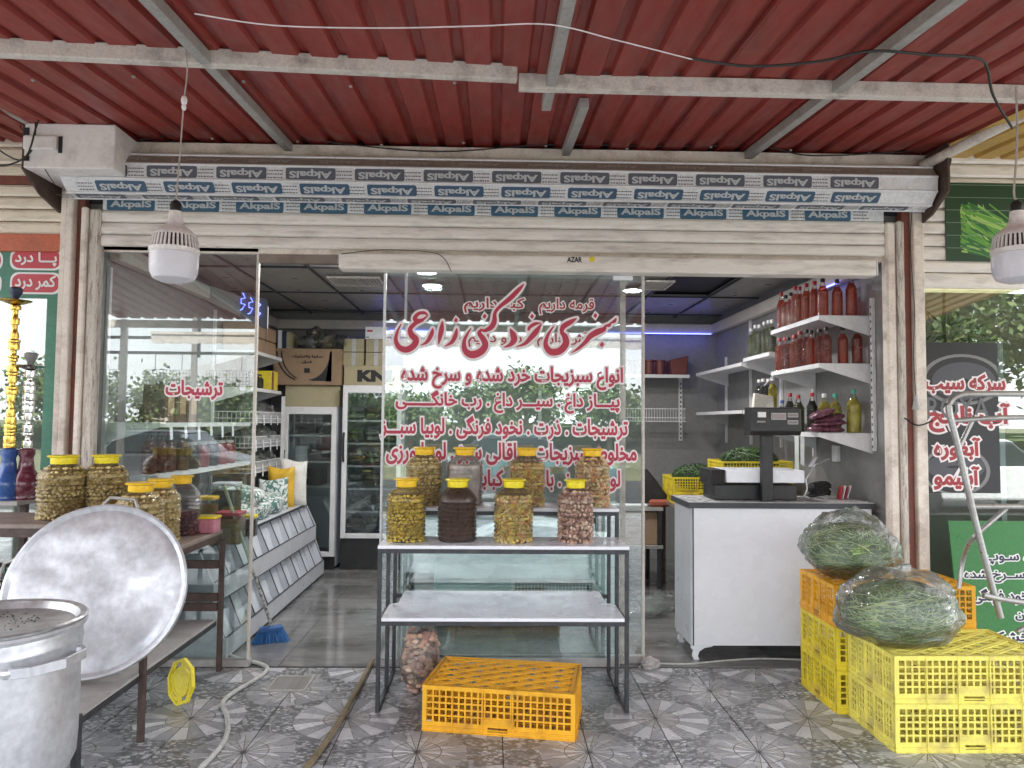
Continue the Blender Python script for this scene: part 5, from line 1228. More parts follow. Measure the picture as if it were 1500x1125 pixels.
greens_crate(1.90, 2.15, .90, 0, 'lower yellow crate of cut greens left of the scale', 'dark heap of herbs in the lower yellow crate left of the scale', 32, .85)
crate((1.90, 2.15, .831), 0, 'flat yellow tray beneath the lower crate of greens', 'yel', False, sc=(.7, .9, .3))
dk_ = thing('desk', 'dark metal desk in the back beside the sliding glass, stacked with wrapped goods', 'desk', (1.45, 2.4, 0))
part('desk_top', MB().box((1.0, 2.15, .74), (1.58, 2.75, .77)), mt['galv'], dk_)
for x in (1.03, 1.55):
    for y in (2.18, 2.72): part('leg', MB().box((x-.018, y-.018, 0), (x+.018, y+.018, .74)), mt['blackm'], dk_)
single('carton', MB().box((1.12, 2.2, .42), (1.66, 2.6, .72)).xf(Matrix.Translation((-.08, 0, -.0))), mt['card'], 'brown carton pushed under the desk top in the back', 'carton', bev=.005)
part('lower_shelf', MB().box((1.0, 2.15, .39), (1.58, 2.75, .418)), mt['galv'], dk_)
och = thing('black_seat', 'black curved seat back lying on the desk behind the sliding glass', 'seat', (1.45, 2.25, .78))
part('back', MB().prism([(1.15, .80), (1.72, .80), (1.74, .85), (1.62, .90), (1.55, 1.0), (1.45, 1.12), (1.30, 1.17), (1.15, 1.12)], 'y', 2.22, 2.30), mt['black'], och, bev=.02)
part('cushion', MB().box((1.46, 2.17, .775), (1.66, 2.24, .84)), M('red_cloth', (.30, .08, .05), .8), och, bev=.02)
part('wrap', MB().box((1.10, 2.17, .772), (1.44, 2.3, .80)), mt['whitem'], och, bev=.01)
pbg = thing('plastic_litter', 'crumpled clear plastic bags lying on the shop floor left of the counter', 'plastic bags', (1.3, 1.3, 0))
part('bag', blob((1.22, 1.3, .07), (.17, .13, .09), 41, .5, 40, 26, -.8), mt['bag'], pbg, smooth=True); part('bag', blob((1.40, 1.45, .06), (.12, .11, .09), 42, .6, 36, 24, -.7), mt['bag'], pbg, smooth=True)

# chest freezer and white box behind the lettered glass
teal = M('freezer_panel', (.36, .50, .50), .25, 0, .15, 3, (.28, .38, .38), .03)
cf_ = thing('chest_freezer', 'pale teal chest freezer with curved lid and front grille behind the lettered glass', 'freezer', (.35, 1.2, 0))
part('body', MB().box((-.45, .9, .06), (.95, 1.55, .62)), teal, cf_, bev=.02)
part('curved_lid', MB().prism([(-.20+1.08*(i/16), .625+.14*math.sin(PI*i/16)**.8) for i in range(17)], 'y', .92, 1.5), mt['bulbglass'], cf_, bev=.004)
part('top_rim', MB().box((-.47, .88, .60), (.97, 1.57, .63)), mt['whitem'], cf_, bev=.008)
gf = MB().box((.14, .888, .34), (.78, .899, .365)).box((.14, .888, .19), (.165, .899, .34)).box((.755, .888, .19), (.78, .899, .34)); part('grille_frame', gf, mt['whitem'], cf_)
gm_ = MB()
for i in range(22): gm_.box((.185+i*.026, .893, .20), (.189+i*.026, .899, .335))
for j in range(6): gm_.box((.17, .895, .21+j*.023), (.75, .899, .214+j*.023))
part('grille_back', MB().box((.166, .8992, .19), (.754, .8996, .34)), mt['ink'], cf_); part('grille', gm_, mt['whitem'], cf_, kind='stuff')
wbx = thing('white_box', 'white foam box on a black stand behind the left part of the lettered glass', 'box', (-.5, 1.3, .2))
part('box_body', MB().box((-.72, 1.25, .34), (-.26, 1.6, .52)), mt['white'], wbx, bev=.006); part('stand', MB().box((-.70, 1.26, .29), (-.28, 1.58, .335)), mt['black'], wbx)
for x in (-.67, -.31): part('leg', MB().box((x-.012, 1.28, 0), (x+.012, 1.30, .29)), mt['black'], wbx); part('leg', MB().box((x-.012, 1.54, 0), (x+.012, 1.56, .29)), mt['black'], wbx)

# ================================================================== INSIDE: FRIDGES AND BOXES
def fridge(x0, x1, y0, z0, z1, lab, rz, shelves, base, frame):
    W_, D_ = x1-x0, .58; t = thing('display_fridge', lab, 'fridge', (x0, y0, 0), rz); f = .05
    p = lambda n, mb, m, **k: part(n, mb, m, t, local=True, **k)
    p('side', MB().box((0, .03, .03), (.03, D_, z1)), mt['sidebin']); p('side', MB().box((W_-.03, .03, .03), (W_, D_, z1)), mt['sidebin'])
    p('back', MB().box((.031, D_-.03, .03), (W_-.031, D_, z1)), mt['sidebin']); p('roof', MB().box((.031, .03, z1-.04), (W_-.031, D_-.031, z1)), mt['sidebin'])
    p('base', MB().box((0, .0, .0), (W_, .029, z0-.003)).box((.031, .03, .03), (W_-.031, D_-.031, z0)), base)
    d = MB().box((0, -.03, z0), (f, .025, z1)).box((W_-f, -.03, z0), (W_, .025, z1)).box((f, -.03, z0), (W_-f, .025, z0+f)).box((f, -.03, z1-f-.03), (W_-f, .025, z1)); dfr = p('door_frame', d, frame, bev=.004)
    p('door_glass', MB().box((f, -.01, z0+f), (W_-f, .0, z1-f-.03)), mt['glass'])
    part('handle', MB().tube([(.02, -.04, z0+.8), (.02, -.06, z0+.85), (.02, -.06, z0+1.05), (.02, -.04, z0+1.1)], .012, 6), mt['black'], dfr, local=True)
    for z in shelves: p('shelf', MB().box((.035, .05, z-.008), (W_-.035, D_-.04, z)).box((.035, .045, z-.014), (W_-.035, .05, z+.004)), mt['whitem'])
    return t, p
f1, p1 = fridge(-2.22, -1.66, 3.12, .14, 1.70, 'grey framed glass door fridge with near empty shelves, left of two', R(-3), (.86, 1.12, 1.40), mt['black'], mt['whitem'])
p1('bucket', MB().lathe([(0, 1.122), (.07, 1.122), (.082, 1.28), (.0, 1.28)], 18, (.13, .22, 0), caps=False), mt['white'], smooth=True)
p1('dark_box', MB().box((.22, .12, 1.122), (.46, .4, 1.25)), mt['black']); p1('dark_box', MB().box((.16, .12, .862), (.36, .4, 1.03)), mt['black']); p1('dark_box', MB().box((.06, .12, 1.402), (.30, .4, 1.56)), mt['black'])
p1('clear_bag', blob((.38, .2, 1.47), (.08, .07, .07), 51, .4, 24, 16, -.8), mt['bag'], smooth=True)
f2, p2 = fridge(-1.60, -.98, 3.10, .33, 1.93, 'tall glass door fridge full of frosted bags of vegetables, right of two', 0, (.60, .84, 1.08, 1.32, 1.56), mt['black'], mt['whitem'])
fz = [cmat('frozen_green', (.16, .22, .13)), cmat('frozen_grey', (.26, .28, .26)), cmat('frozen_brown', (.24, .20, .13))]
for i, z in enumerate((.60, .84, 1.08, 1.32, 1.56, .385)):
    for j in range(3):
        for q in range(2): p2('frozen_bag', blob((.12+j*.175, .22, z+.05+q*.065), (.085, .12, .034), 60+i*7+j*3+q, .25, 18, 10, -.8, 0, .75), fz[(i+j) % 3], smooth=True)
# boxes above
def cart(name, a, b, m, lab, cat='carton', bev=.004): return single(name, MB().box(a, b), m, lab, cat, bev=bev)
cart('carton', (-2.24, 3.2, 1.702), (-1.66, 3.7, 1.93), mt['card2'], 'pale green beige box directly on top of the left fridge')
gb1 = thing('printed_carton', 'large cardboard carton printed with a dark curved band above the left fridge', 'carton', (-1.98, 3.3, 1.932))
part('box', MB().box((-2.36, 3.15, 1.932), (-1.64, 3.65, 2.32)), mt['card'], gb1, bev=.004)
bk_ = MB(); yy = 3.147
ptsq = [(-2.22+.42*(math.cos(t)), 2.30+.32*math.sin(t)) for t in [R(a) for a in range(180, 361, 12)]]
bk_.add([(-1.80, yy, 1.97), (-1.74, yy, 1.97), (-1.74, yy, 2.29), (-1.76, yy, 2.29)], [(0, 1, 2, 3)])
arc = [(-1.99+.23*math.cos(R(a)), 2.29+.30*math.sin(R(a))) for a in range(0, -91, -10)]
bk_.add([(-1.74, yy, 2.29), (-1.74, yy, 1.975), (-1.93, yy, 1.975)]+[(x, yy, z) for x, z in reversed(arc)], [tuple(range(3+len(arc)))])
for w_ in (0, .05): 
    arc2 = [(-2.02+(.26+w_)*math.cos(R(a)), 2.29+(.31+w_*.4)*math.sin(R(a))) for a in range(180, 251, 10)]; arc3 = [(-2.02+(.245+w_)*math.cos(R(a)), 2.29+(.30+w_*.3)*math.sin(R(a))) for a in range(250, 179, -10)]
    bk_.add([(x, yy-.001, max(z, 1.975)) for x, z in arc2+arc3], [tuple(range(len(arc2)+len(arc3)))])
bk_.box((-2.03, yy-.001, 2.06), (-1.97, yy, 2.11))
part('printed_band', bk_, mt['ink'], gb1)
text('lettering', 'ساینا پلاستیک', (-2.16, -1.84, 2.215, 2.25), on_y(yy-.001), [mt['ink']], gb1, bold=.04); text('lettering', 'شرق', (-2.05, -1.95, 2.16, 2.19), on_y(yy-.001), [mt['ink']], gb1, bold=.04)
kb = thing('lettered_carton', 'beige box marked with large black letters on the right fridge', 'carton', (-1.3, 3.2, 1.935))
part('box', MB().box((-1.62, 3.2, 1.935), (-1.0, 3.65, 2.15)), mt['card2'], kb, bev=.004)
text('lettering', 'KNI', (-1.46, -1.12, 1.985, 2.09), on_y(3.197), [mt['ink']], kb, bold=.07)
for i, (x, z) in enumerate(((-1.64, 2.152), (-1.40, 2.152), (-1.64, 2.30), (-1.40, 2.30))):
    t = thing('small_carton', ['lower left', 'lower right', 'upper left', 'upper right'][i]+' taped small carton of the four above the right fridge', 'carton', (x, 3.25, z), group='four small taped cartons')
    part('box', MB().box((0, 0, 0), (.22, .3, .142)), mt['card2'], t, bev=.004, local=True); part('tape', MB().box((.09, -.002, .0), (.135, -.0005, .14)), mt['topgrey'], t, local=True)
wc_ = thing('white_carton', 'small white carton with red mark on top of the small taped cartons', 'carton', (-1.4, 3.25, 2.444))
part('box', MB().box((-1.41, 3.26, 2.444), (-1.17, 3.5, 2.575)), mt['white'], wc_, bev=.003); part('red_mark', MB().box((-1.39, 3.257, 2.52), (-1.33, 3.259, 2.54)), mt['red'], wc_); part('black_mark', MB().box((-1.40, 3.257, 2.455), (-1.37, 3.259, 2.465)), mt['ink'], wc_)
gy = thing('stuffed_bags', 'clear bags of grey goods heaped on the printed carton under the cornice', 'bags', (-2, 3.4, 2.32))
for i, (x, z, r_) in enumerate(((-2.02, 2.40, .12), (-1.82, 2.42, .13), (-1.68, 2.40, .10), (-1.95, 2.50, .09))): part('bag', blob((x, 3.35, z), (r_, .12, r_*.8), 80+i, .5, 30, 20, -.8), mt['bag'], gy, smooth=True); part('contents', blob((x, 3.36, z-.01), (r_*.75, .09, r_*.6), 90+i, .5, 18, 12, -.8), fz[1+i % 2], gy, smooth=True)
vb = thing('folders', 'dark blue and white upright boxes beside the printed carton under the cornice', 'boxes', (-2.25, 3.3, 2.32))
for i, m_ in enumerate((mt['white'], flat('navy_box', (.03, .04, .09)), mt['card2'])): part('box', MB().box((-2.33+i*.045, 3.2, 2.321), (-2.29+i*.045, 3.5, 2.52-.01*i)), m_, vb)

# left wall shelving
lw = thing('wall_shelves', 'white metal shelves and wire baskets along the left shop wall', 'shelving', (-2.5, 1.5, 1.2))
def shelf_l(y0, y1, z, xf=-2.2):
    part('shelf', MB().box((-2.556, y0, z-.004), (xf, y1, z)).box((xf, y0, z-.03), (xf+.004, y1, z+.001)), mt['whitem'], lw)
    for y in (y0, y1-.004): part('bracket', MB().prism([(xf, z-.005), (-2.556, z-.005), (-2.556, z-.14), (xf, z-.032)], 'y', y, y+.004), mt['whitem'], lw)
for a in ((.12, 1.95, 1.53), (.12, 1.95, 1.185), (2.0, 2.9, 2.19), (2.0, 2.9, 1.85)): shelf_l(*a)
for y in (.1, 1.97, 2.93): part('upright', MB().box((-2.557, y-.015, .4), (-2.535, y+.015, 2.55)), mt['whitem'], lw)
part('upright', MB().box((-2.20, 2.93, .75), (-2.17, 2.96, 1.8)), mt['whitem'], lw)
for z in (1.53, 1.30, 1.07):
    m = MB()
    for i in range(26): y = 2.02+i*.034; m.bar((-2.19, y, z), (-2.19, y, z+.10), .004)
    for i in range(9): x = -2.19-i*.04; m.bar((x, 2.02, z), (x, 2.02, z+.10), .004)
    for zz_ in (z, z+.04, z+.10): m.bar((-2.19, 2.02, zz_), (-2.19, 2.9, zz_), .007); m.bar((-2.19, 2.02, zz_), (-2.55, 2.02, zz_), .007)
    m.box((-2.55, 2.02, z-.003), (-2.19, 2.9, z)); part('wire_basket', m, mt['whitem'], lw, kind='stuff')
rnd = random.Random(3)
k = 0
for z in (1.53, 1.30, 1.07):
    for j in range(3):
        t = thing('spice_bag', '%s clear bag of grey goods in the %s wire basket' % (('near', 'middle', 'far')[j], ('top', 'middle', 'bottom')[k]), 'bag', (-2.32, 2.18+j*.28, z+.002), group='bags in the wire baskets')
        part('film', blob((0, 0, .085), (.12, .12, .09), 100+k*5+j, .45, 28, 18, -.9), mt['bag'], t, smooth=True, local=True); part('contents', blob((0, 0, .06), (.10, .10, .055), 130+k*5+j, .4, 18, 12, -.9), fz[(k+j) % 3], t, smooth=True, local=True)
    for j in range(4):
        y = 2.06+j*.22; single('price_tag', MB().bar((-2.178, y, z+.07), (-2.176, y+.01, z-.045+.03*random.random()), .002, .03, up=(0, 1, 0)), mt['white'], '%s white price tag hanging on the %s wire basket' % (ORD[j], ('top', 'middle', 'bottom')[k]), 'price tag', group='white price tags')
    k += 1
yb_ = thing('yellow_pack', 'yellow box among dark jars on the shelf beside the cartons', 'box', (-2.3, 2.6, 1.85))
part('box', MB().box((-2.34, 2.56, 1.852), (-2.2, 2.78, 2.04)), mt['yel'], yb_, bev=.004); part('side_print', MB().box((-2.196, 2.57, 1.855), (-2.193, 2.62, 2.03)), mt['redpost'], yb_)
for i in range(4): bottle((-2.27+.0*i, 2.12+i*.1, 1.851), '%s small dark jar beside the yellow box' % ORD[i], dkl, capd, .15, .036, 'dark jars by the yellow box')
for i, (y, z) in enumerate(((2.1, 2.192), (2.45, 2.192), (2.1, 2.33), (2.45, 2.33))):
    single('shelf_carton', MB().box((-2.52, y, z), (-2.22, y+.3, z+.13)), mt['card'], '%s cardboard box on the top shelf by the left glass edge' % ('lower near', 'lower far', 'upper near', 'upper far')[i], 'carton', bev=.006, group='boxes on the high left shelf')
# stuff on the near shelves behind the fixed glass
for i, (y, kk, cp, lab) in enumerate(((.22, vin2, capd, 'dark brown bottle nearest the glass'), (.36, vin2, capd, 'second dark brown bottle from the glass'), (.50, vin2, capr, 'third dark brown bottle from the glass'))):
    bottle((-2.30, y, 1.186), lab+' on the lower shelf behind the left pane', kk, cp, .27, .05)
bottle((-2.27, .66, 1.186), 'amber bottle with pale lid on the lower shelf behind the left pane', liquid('amber_syrup', (.6, .3, .12), (.34, .18, .07), .7), capw, .27, .055)
redb = M('dark_red_goods', (.16, .025, .03), .35, 0, .4, 20, (.3, .1, .1))
for i in range(5):
    t = thing('dark_jar', '%s dark red jar after the amber bottle on the lower left shelf' % ORD[i], 'jar', (-2.30, .86+i*.2, 1.187), group='dark red jars on the lower left shelf')
    part('jar_body', MB().lathe([(0, 0), (.07, 0), (.075, .02), (.075, .13), (.05, .17), (0, .172)], 18, caps=False), (mt['black'], redb, mt['black'], redb, redb)[i], t, smooth=True, local=True); part('lid', MB().lathe([(.055, .172), (.055, .195), (0, .196)], 16), mt['greyboard'], t, smooth=True, local=True)
canb = M('brown_can', (.13, .075, .06), .4, 0, .4, 12)
for i in range(3):
    t = thing('oil_can', '%s brown ribbed can on the upper shelf behind the left pane' % ORD[i], 'can', (-2.34, .42+i*.2, 1.531), group='brown cans on the upper left shelf')
    part('can_body', MB().prism(rrect(.16, .17, .02), 'z', 0, .24+.02*(i == 0)), canb, t, bev=.006, local=True); part('can_label', MB().box((.082, -.05, .06), (.0835, .05, .2)), mt['card'], t, local=True); part('cap', MB().lathe([(.025, .262), (.025, .285), (0, .286)], 12), mt['black'], t, local=True)
    tg_ = .16
for i in range(6): single('price_tag', MB().bar((-2.192, .28+i*.24, 1.50), (-2.19, .29+i*.24, 1.40+.03*random.random()), .002, .045, up=(0, 1, 0)), mt['white'], '%s price tag under the upper left shelf' % ORD[i], 'price tag', group='price tags under the upper left shelf')
# hanging neon board behind the fixed glass
nb = thing('neon_sign', 'hanging grey sign board with blue neon squiggles behind the left pane', 'neon sign', (-1.7, .6, 2.3))
p_ = [ax(292, 372, -1.9), ax(352, 420, -1.75)]
part('board', MB().add([(-2.02, .45, 2.50), (-1.62, .45, 2.36), (-1.62, .45, 2.20), (-2.02, .45, 2.38), (-2.02, .49, 2.50), (-1.62, .49, 2.36), (-1.62, .49, 2.20), (-2.02, .49, 2.38)], [(0, 1, 2, 3), (7, 6, 5, 4), (0, 4, 5, 1), (1, 5, 6, 2), (2, 6, 7, 3), (3, 7, 4, 0)]), mt['ceil'], nb)
part('sign_face', MB().add([(-1.80, .44, 2.46), (-1.61, .44, 2.40), (-1.61, .44, 2.19), (-1.80, .44, 2.27)], [(0, 1, 2, 3)]), mt['navyd'], nb)
nbm = flat('lit_neon_blue', (.16, .2, 1), .5, 0, 1.6)
for i in range(3):
    part('neon_tube', MB().tube([(-1.785+i*.055+.018*math.sin(t*1.9), .432, 2.44-i*.028-.02*t+.008*math.cos(t*3+i)) for t in range(7)], .003, 5), nbm, nb)
part('hanger', MB().bar((-1.70, .46, 2.43), (-1.70, .46, 2.785), .004), mt['ink'], nb)

# bin rack
rk = thing('bin_rack', 'white two tier rack of sloping bins with dark edges along the left wall', 'bin rack', (-1.9, 1.4, 0))
Y0, Y1 = .06, 2.80; NBIN = 9; sb = mt['sidebin']; ed = mt['edge']
part('lower_front', MB().box((-1.712, Y0, .03), (-1.70, Y1, .155)), sb, rk); part('upper_front', MB().box((-1.802, Y0, .365), (-1.79, Y1, .50)), sb, rk)
part('front_edge', MB().box((-1.713, Y0, .156), (-1.699, Y1, .161)), ed, rk); part('front_edge', MB().box((-1.803, Y0, .501), (-1.789, Y1, .506)), ed, rk); part('front_edge', MB().box((-1.803, Y0, .358), (-1.788, Y1, .364)), ed, rk)
part('kick', MB().box((-1.75, Y0, 0), (-1.72, Y1, .03)), ed, rk)
def slope(x0, z0, x1, z1, name): 
    part(name, MB().add([(x0, Y0, z0), (x0, Y1, z0), (x1, Y1, z1), (x1, Y0, z1), (x0-.008, Y0, z0), (x0-.008, Y1, z0), (x1-.008, Y1, z1), (x1-.008, Y0, z1)], [(0, 1, 2, 3), (7, 6, 5, 4), (0, 4, 5, 1), (1, 5, 6, 2), (2, 6, 7, 3), (3, 7, 4, 0)]), sb, rk)
slope(-1.735, .04, -1.86, .362, 'bin_back'); slope(-1.825, .375, -1.925, .70, 'bin_back')
for i in range(NBIN+1):
    y = Y0+(Y1-Y0-.008)*i/NBIN
    part('divider', MB().prism([(-1.713, .05), (-1.713, .15), (-1.80, .355), (-1.852, .355), (-1.735, .045)], 'y', y, y+.006), sb, rk)
    part('divider', MB().prism([(-1.803, .38), (-1.803, .495), (-1.89, .695), (-1.92, .695), (-1.828, .38)], 'y', y, y+.006), sb, rk)
    part('divider_edge', MB().bar((-1.716, y+.003, .155), (-1.80, y+.003, .358), .008, .006), ed, rk); part('divider_edge', MB().bar((-1.806, y+.003, .50), (-1.892, y+.003, .698), .008, .006), ed, rk)
part('end_panel', MB().prism([(-1.715, .03), (-1.715, .155), (-1.79, .36), (-1.79, .50), (-1.885, .70), (-2.45, .70), (-2.45, .03)], 'y', Y0-.014, Y0-.002), sb, rk); part('end_panel', MB().prism([(-1.715, .03), (-1.715, .155), (-1.79, .36), (-1.79, .50), (-1.885, .70), (-2.45, .70), (-2.45, .03)], 'y', Y1+.002, Y1+.014), sb, rk)
part('top_board', MB().box((-2.5, Y0-.015, .702), (-1.885, Y1+.015, .72)), sb, rk); part('top_edge', MB().box((-1.884, Y0-.015, .702), (-1.878, Y1+.015, .72)), ed, rk)
part('bin_goods', blob((-1.87, 1.0, .43), (.035, .10, .06), 71, .5, 24, 14), mt['bag'], rk, smooth=True)
part('bin_goods', blob((-1.775, 2.0, .075), (.02, .08, .03), 72, .5, 20, 12), fz[1], rk, smooth=True)
ZT = .721
# jars and tubs on the rack top behind the glass
grp = mt['pet']
def glassjar(px, y, h, w_, cont, lidm, lab, z=ZT):
    x = ay(px, 740, y).x; t = thing('food_tub', lab, 'tub', (x, y, z))
    part('tub_body', MB().prism(rrect(w_, w_*.9, .02), 'z', 0, h), mt['pet'], t, bev=.003, local=True); part('contents', MB().prism(rrect(w_*.94, w_*.84, .018), 'z', .003, h*.9), cont, t, bev=.008, local=True)
    part('tub_lid', MB().prism(rrect(w_*1.04, w_*.94, .02), 'z', h+.0005, h+.022), lidm, t, bev=.003, local=True)
glassjar(338, .30, .19, .17, M('pickled_greens', (.30, .22, .06), .4, 0, .7, 30, (.14, .12, .03), .3, 60, .4), M('rose_lid', (.42, .07, .09), .4), 'square tub of pickled greens with rose red lid on the bin rack')
glassjar(366, .62, .13, .10, mt['black'], mt['lidy'], 'small dark tub with yellow lid on the bin rack beside the sacks')
glassjar(304, .22, .30, .12, M('pickled_mix', (.40, .28, .08), .4, 0, .6, 30, (.5, .15, .05), .3, 60, .4), mt['lid'], 'taller tub of yellow pickle with orange lid behind the pink tub')
glassjar(332, .62, .36, .17, M('dark_green_goods', (.06, .08, .06), .4, 0, .5, 20), mt['sidebin'], 'tall dark green container behind the rose lidded tub')
# sacks
def sack(name, c, r, rz, rx, mats, lab, seed, pr=None):
    t = thing(name, lab, 'sack', c); m = blob((0, 0, 0), r, seed, .10, 40, 26, -.95, 0, .62)
    m.xf(Matrix.Rotation(rz, 4, 'Z') @ Matrix.Rotation(rx, 4, 'Y')); 
    part('sack_cloth', m, mats, t, smooth=True, local=True); return t
def printed(name, base, ink, sc=16, th=.56):
    g = N(name); co = g.n('TexCoord').outputs['Object']; v = g.noise(co, sc, 3, .5)
    m2 = g.math('LESS_THAN', g.math('ABSOLUTE', g.math('SUBTRACT', v, .5)), .045)
    c = g.mix(m2, base, ink); g.l(c, g.p.inputs['Base Color']); g.p.inputs['Roughness'].default_value = .45; g.bump(g.noise(co, 22, 5), .7, .02); return g.m
psk = printed('printed_sack_green', (.74, .76, .75), (.10, .22, .19), 15)
for i, (y, z, lab) in enumerate(((1.15, .80, 'nearest white sack with green print lying on the bin rack'), (1.62, .80, 'middle white sack with green print lying on the bin rack'), (2.05, .81, 'far white sack with green print lying on the bin rack'), (1.4, .94, 'white sack with green print lying on top of the others'))):
    sack('rice_sack', (-2.13, y, z), (.22, .25, .085), .1*i, -.05+.06*i, psk, lab, 200+i)
def upsack(x, y, z, w_, h, d, m, lab, seed, rz=0):
    t = thing('upright_sack', lab, 'sack', (x, y, z)); b_ = MB(); n, k = 12, 14; vs = []
    for s_ in (-1, 1):
        for j in range(k+1):
            for i in range(n+1):
                u, v = i/n, j/k; e = (1-(2*u-1)**4)*(1-(2*v-1)**6); wv = .012*noise.noise(Vector((u*4, v*5, seed)))
                vs.append(Vector(((u-.5)*w_*(1-.04*math.sin(v*PI)), s_*(d/2*e+.002)+wv, v*h+.015*math.sin(u*5+seed)*v)))
    m_ = (n+1)*(k+1); fs = []
    for o in (0, m_):
        for j in range(k):
            for i in range(n): fs.append((o+j*(n+1)+i, o+j*(n+1)+i+1, o+(j+1)*(n+1)+i+1, o+(j+1)*(n+1)+i))
    b_.add(vs, fs); b_.xf(Matrix.Rotation(rz, 4, 'Z'))
    part('sack_cloth', b_, m, t, smooth=True, local=True); return t
upsack(-1.98, 2.62, ZT, .27, .44, .12, M('white_sack', (.70, .69, .66), .5, 0, .1, 4), 'plain white upright sack at the far end of the bin rack', 1)
upsack(-2.05, 2.45, ZT, .26, .38, .10, M('yellow_sack', (.68, .42, .04), .4, 0, .3, 8), 'bright yellow upright sack before the plain white one', 2)
upsack(-2.08, 2.30, ZT, .28, .28, .10, psk, 'upright white sack with green print before the yellow one', 3)

# broom and stick
bm2 = thing('broom', 'blue bristled broom with pale green stick leaning across the bin rack', 'broom', (-1.55, .6, 0))
hb = az(397, 930, .05); tp = ay(327, 708, .16)
part('stick', MB().tube([tp, tp.lerp(Vector((hb.x, hb.y, .12)), .55)], .011, 8), M('pale_green_stick', (.45, .52, .38), .5), bm2, smooth=True)
part('stick', MB().tube([tp.lerp(Vector((hb.x, hb.y, .12)), .551), Vector((hb.x, hb.y, .12))], .012, 8), M('printed_stick', (.5, .5, .48), .5, 0, 1, 40, (.03, .03, .03)), bm2, smooth=True)
part('head', MB().bar((hb.x-.075, hb.y-.03, .09), (hb.x+.075, hb.y+.03, .095), .05, .035), flat('blue_plastic', (.03, .12, .34), .4), bm2, bev=.008)
brm = MB(); rnd = random.Random(6)
for i in range(420):
    u = rnd.uniform(-.075, .075); x, y = hb.x+u, hb.y+u*.35+rnd.uniform(-.02, .02); dx = u*.35+rnd.uniform(-.03, .03); brm.bar((x, y, .085), (x+dx, y+rnd.uniform(-.04, .02), .003), .003)
part('bristles', brm, flat('blue_bristle', (.04, .16, .42), .5), bm2, kind='stuff')

# ================================================================== ON THE PAVEMENT
yl = thing('yellow_crate_lid', 'round yellow plastic lid with slots leaning against the bench', 'lid', (-1.73, -.62, 0))
cY = Vector((ay(266, 994, -.66).x, -.66, .125)); mY = Matrix.Translation(cY) @ Matrix.Rotation(R(-38), 4, 'Z') @ Matrix.Rotation(R(82), 4, 'X')
ym_ = MB(); n = 24
def ringseg(a0, a1, r0_, r1_, z0, z1, k=6):
    vs = []
    for i in range(k+1):
        t = a0+(a1-a0)*i/k
        for r_, z in ((r0_, z0), (r1_, z0), (r1_, z1), (r0_, z1)): vs.append((r_*math.cos(t), r_*math.sin(t), z))
    ym_.add(vs, [(4*i+q, 4*i+(q+1) % 4, 4*i+4+(q+1) % 4, 4*i+4+q) for i in range(k) for q in range(4)]+[(3, 2, 1, 0), (4*k, 4*k+1, 4*k+2, 4*k+3)])
ringseg(0, 2*PI, .108, .125, -.008, .012, 8); ringseg(0, 2*PI, .0, .078, -.004, .004, 24)
for a in (0, 90, 180, 270): ringseg(R(a-14), R(a+14), .077, .109, -.004, .004, 3)
ringseg(0, 2*PI, .068, .080, -.005, .007, 24)
ym_.xf(mY); part('lid_disc', ym_, mt['lidy'], yl)
hs = [(-1.70, .12, .03), (-1.60, .06, .018), (-1.49, .01, .016), (-1.40, -.08, .016), (-1.385, -.20, .016), (-1.42, -.36, .016), (-1.465, -.55, .016), (-1.46, -.68, .016), (-1.39, -.82, .016), (-1.34, -.94, .016), (-1.30, -1.06, .016), (-1.275, -1.2, .016), (-1.28, -1.42, .016), (-1.31, -1.7, .016), (-1.4, -2.1, .016)]
hq = spline([(x, y, z) for x, y, z in hs], 5)
single('water_hose', MB().tube(hq, .0125, 10), mt['hose'], 'off white hose snaking from the left glass over the pavement tiles', 'hose', smooth=True)
pq = [(-.765, .05, .025), (-.77, -.3, .018), (-.775, -.7, .018), (-.785, -1.1, .02), (-.82, -1.5, .018), (-.86, -2.0, .018)]
single('wooden_pole', MB().tube(spline(pq, 3), .015, 8), mt['pole'], 'muddy brown pole lying on the tiles left of the display stand', 'pole', smooth=True)
dr = thing('floor_drain', 'square grey slotted drain cover set in the pavement tiles', 'drain cover', (-1.18, -.32, 0))
part('frame', MB().box((-1.30, -.455, .0), (-1.07, -.44, .008)).box((-1.30, -.215, .0), (-1.07, -.20, .008)).box((-1.30, -.44, 0), (-1.285, -.215, .008)).box((-1.085, -.44, 0), (-1.07, -.215, .008)), mt['galv'], dr)
part('plate', MB().box((-1.284, -.439, .0), (-1.086, -.216, .003)), mt['edge'], dr)
sl2 = MB().box((-1.282, -.0035, .003), (-1.088, .0035, .0075)).mesh('slat', mt['galv'])
for i in range(11): part('slat', sl2, None, dr).location = Vector((0, -.430+i*.0205, 0))-Vector((-1.18, -.32, 0))*1+Vector((0, 0, 0))
single('extension_lead', MB().tube(spline([(.93, -.06, .012), (1.0, .03, .01), (1.25, .02, .008), (1.5, .09, .008), (1.8, .13, .01), (2.3, .06, .012), (2.5, .02, .01)], 5), .006, 6), mt['hose'], 'thin white cord lying along the floor beneath the counter', 'cord', smooth=True)
single('stone_chunk', blob((1.0, -.04, .03), (.06, .035, .04), 15, .5, 14, 10), mt['greyboard'], 'small dark grey stopper block at the foot of the glass', 'stopper')

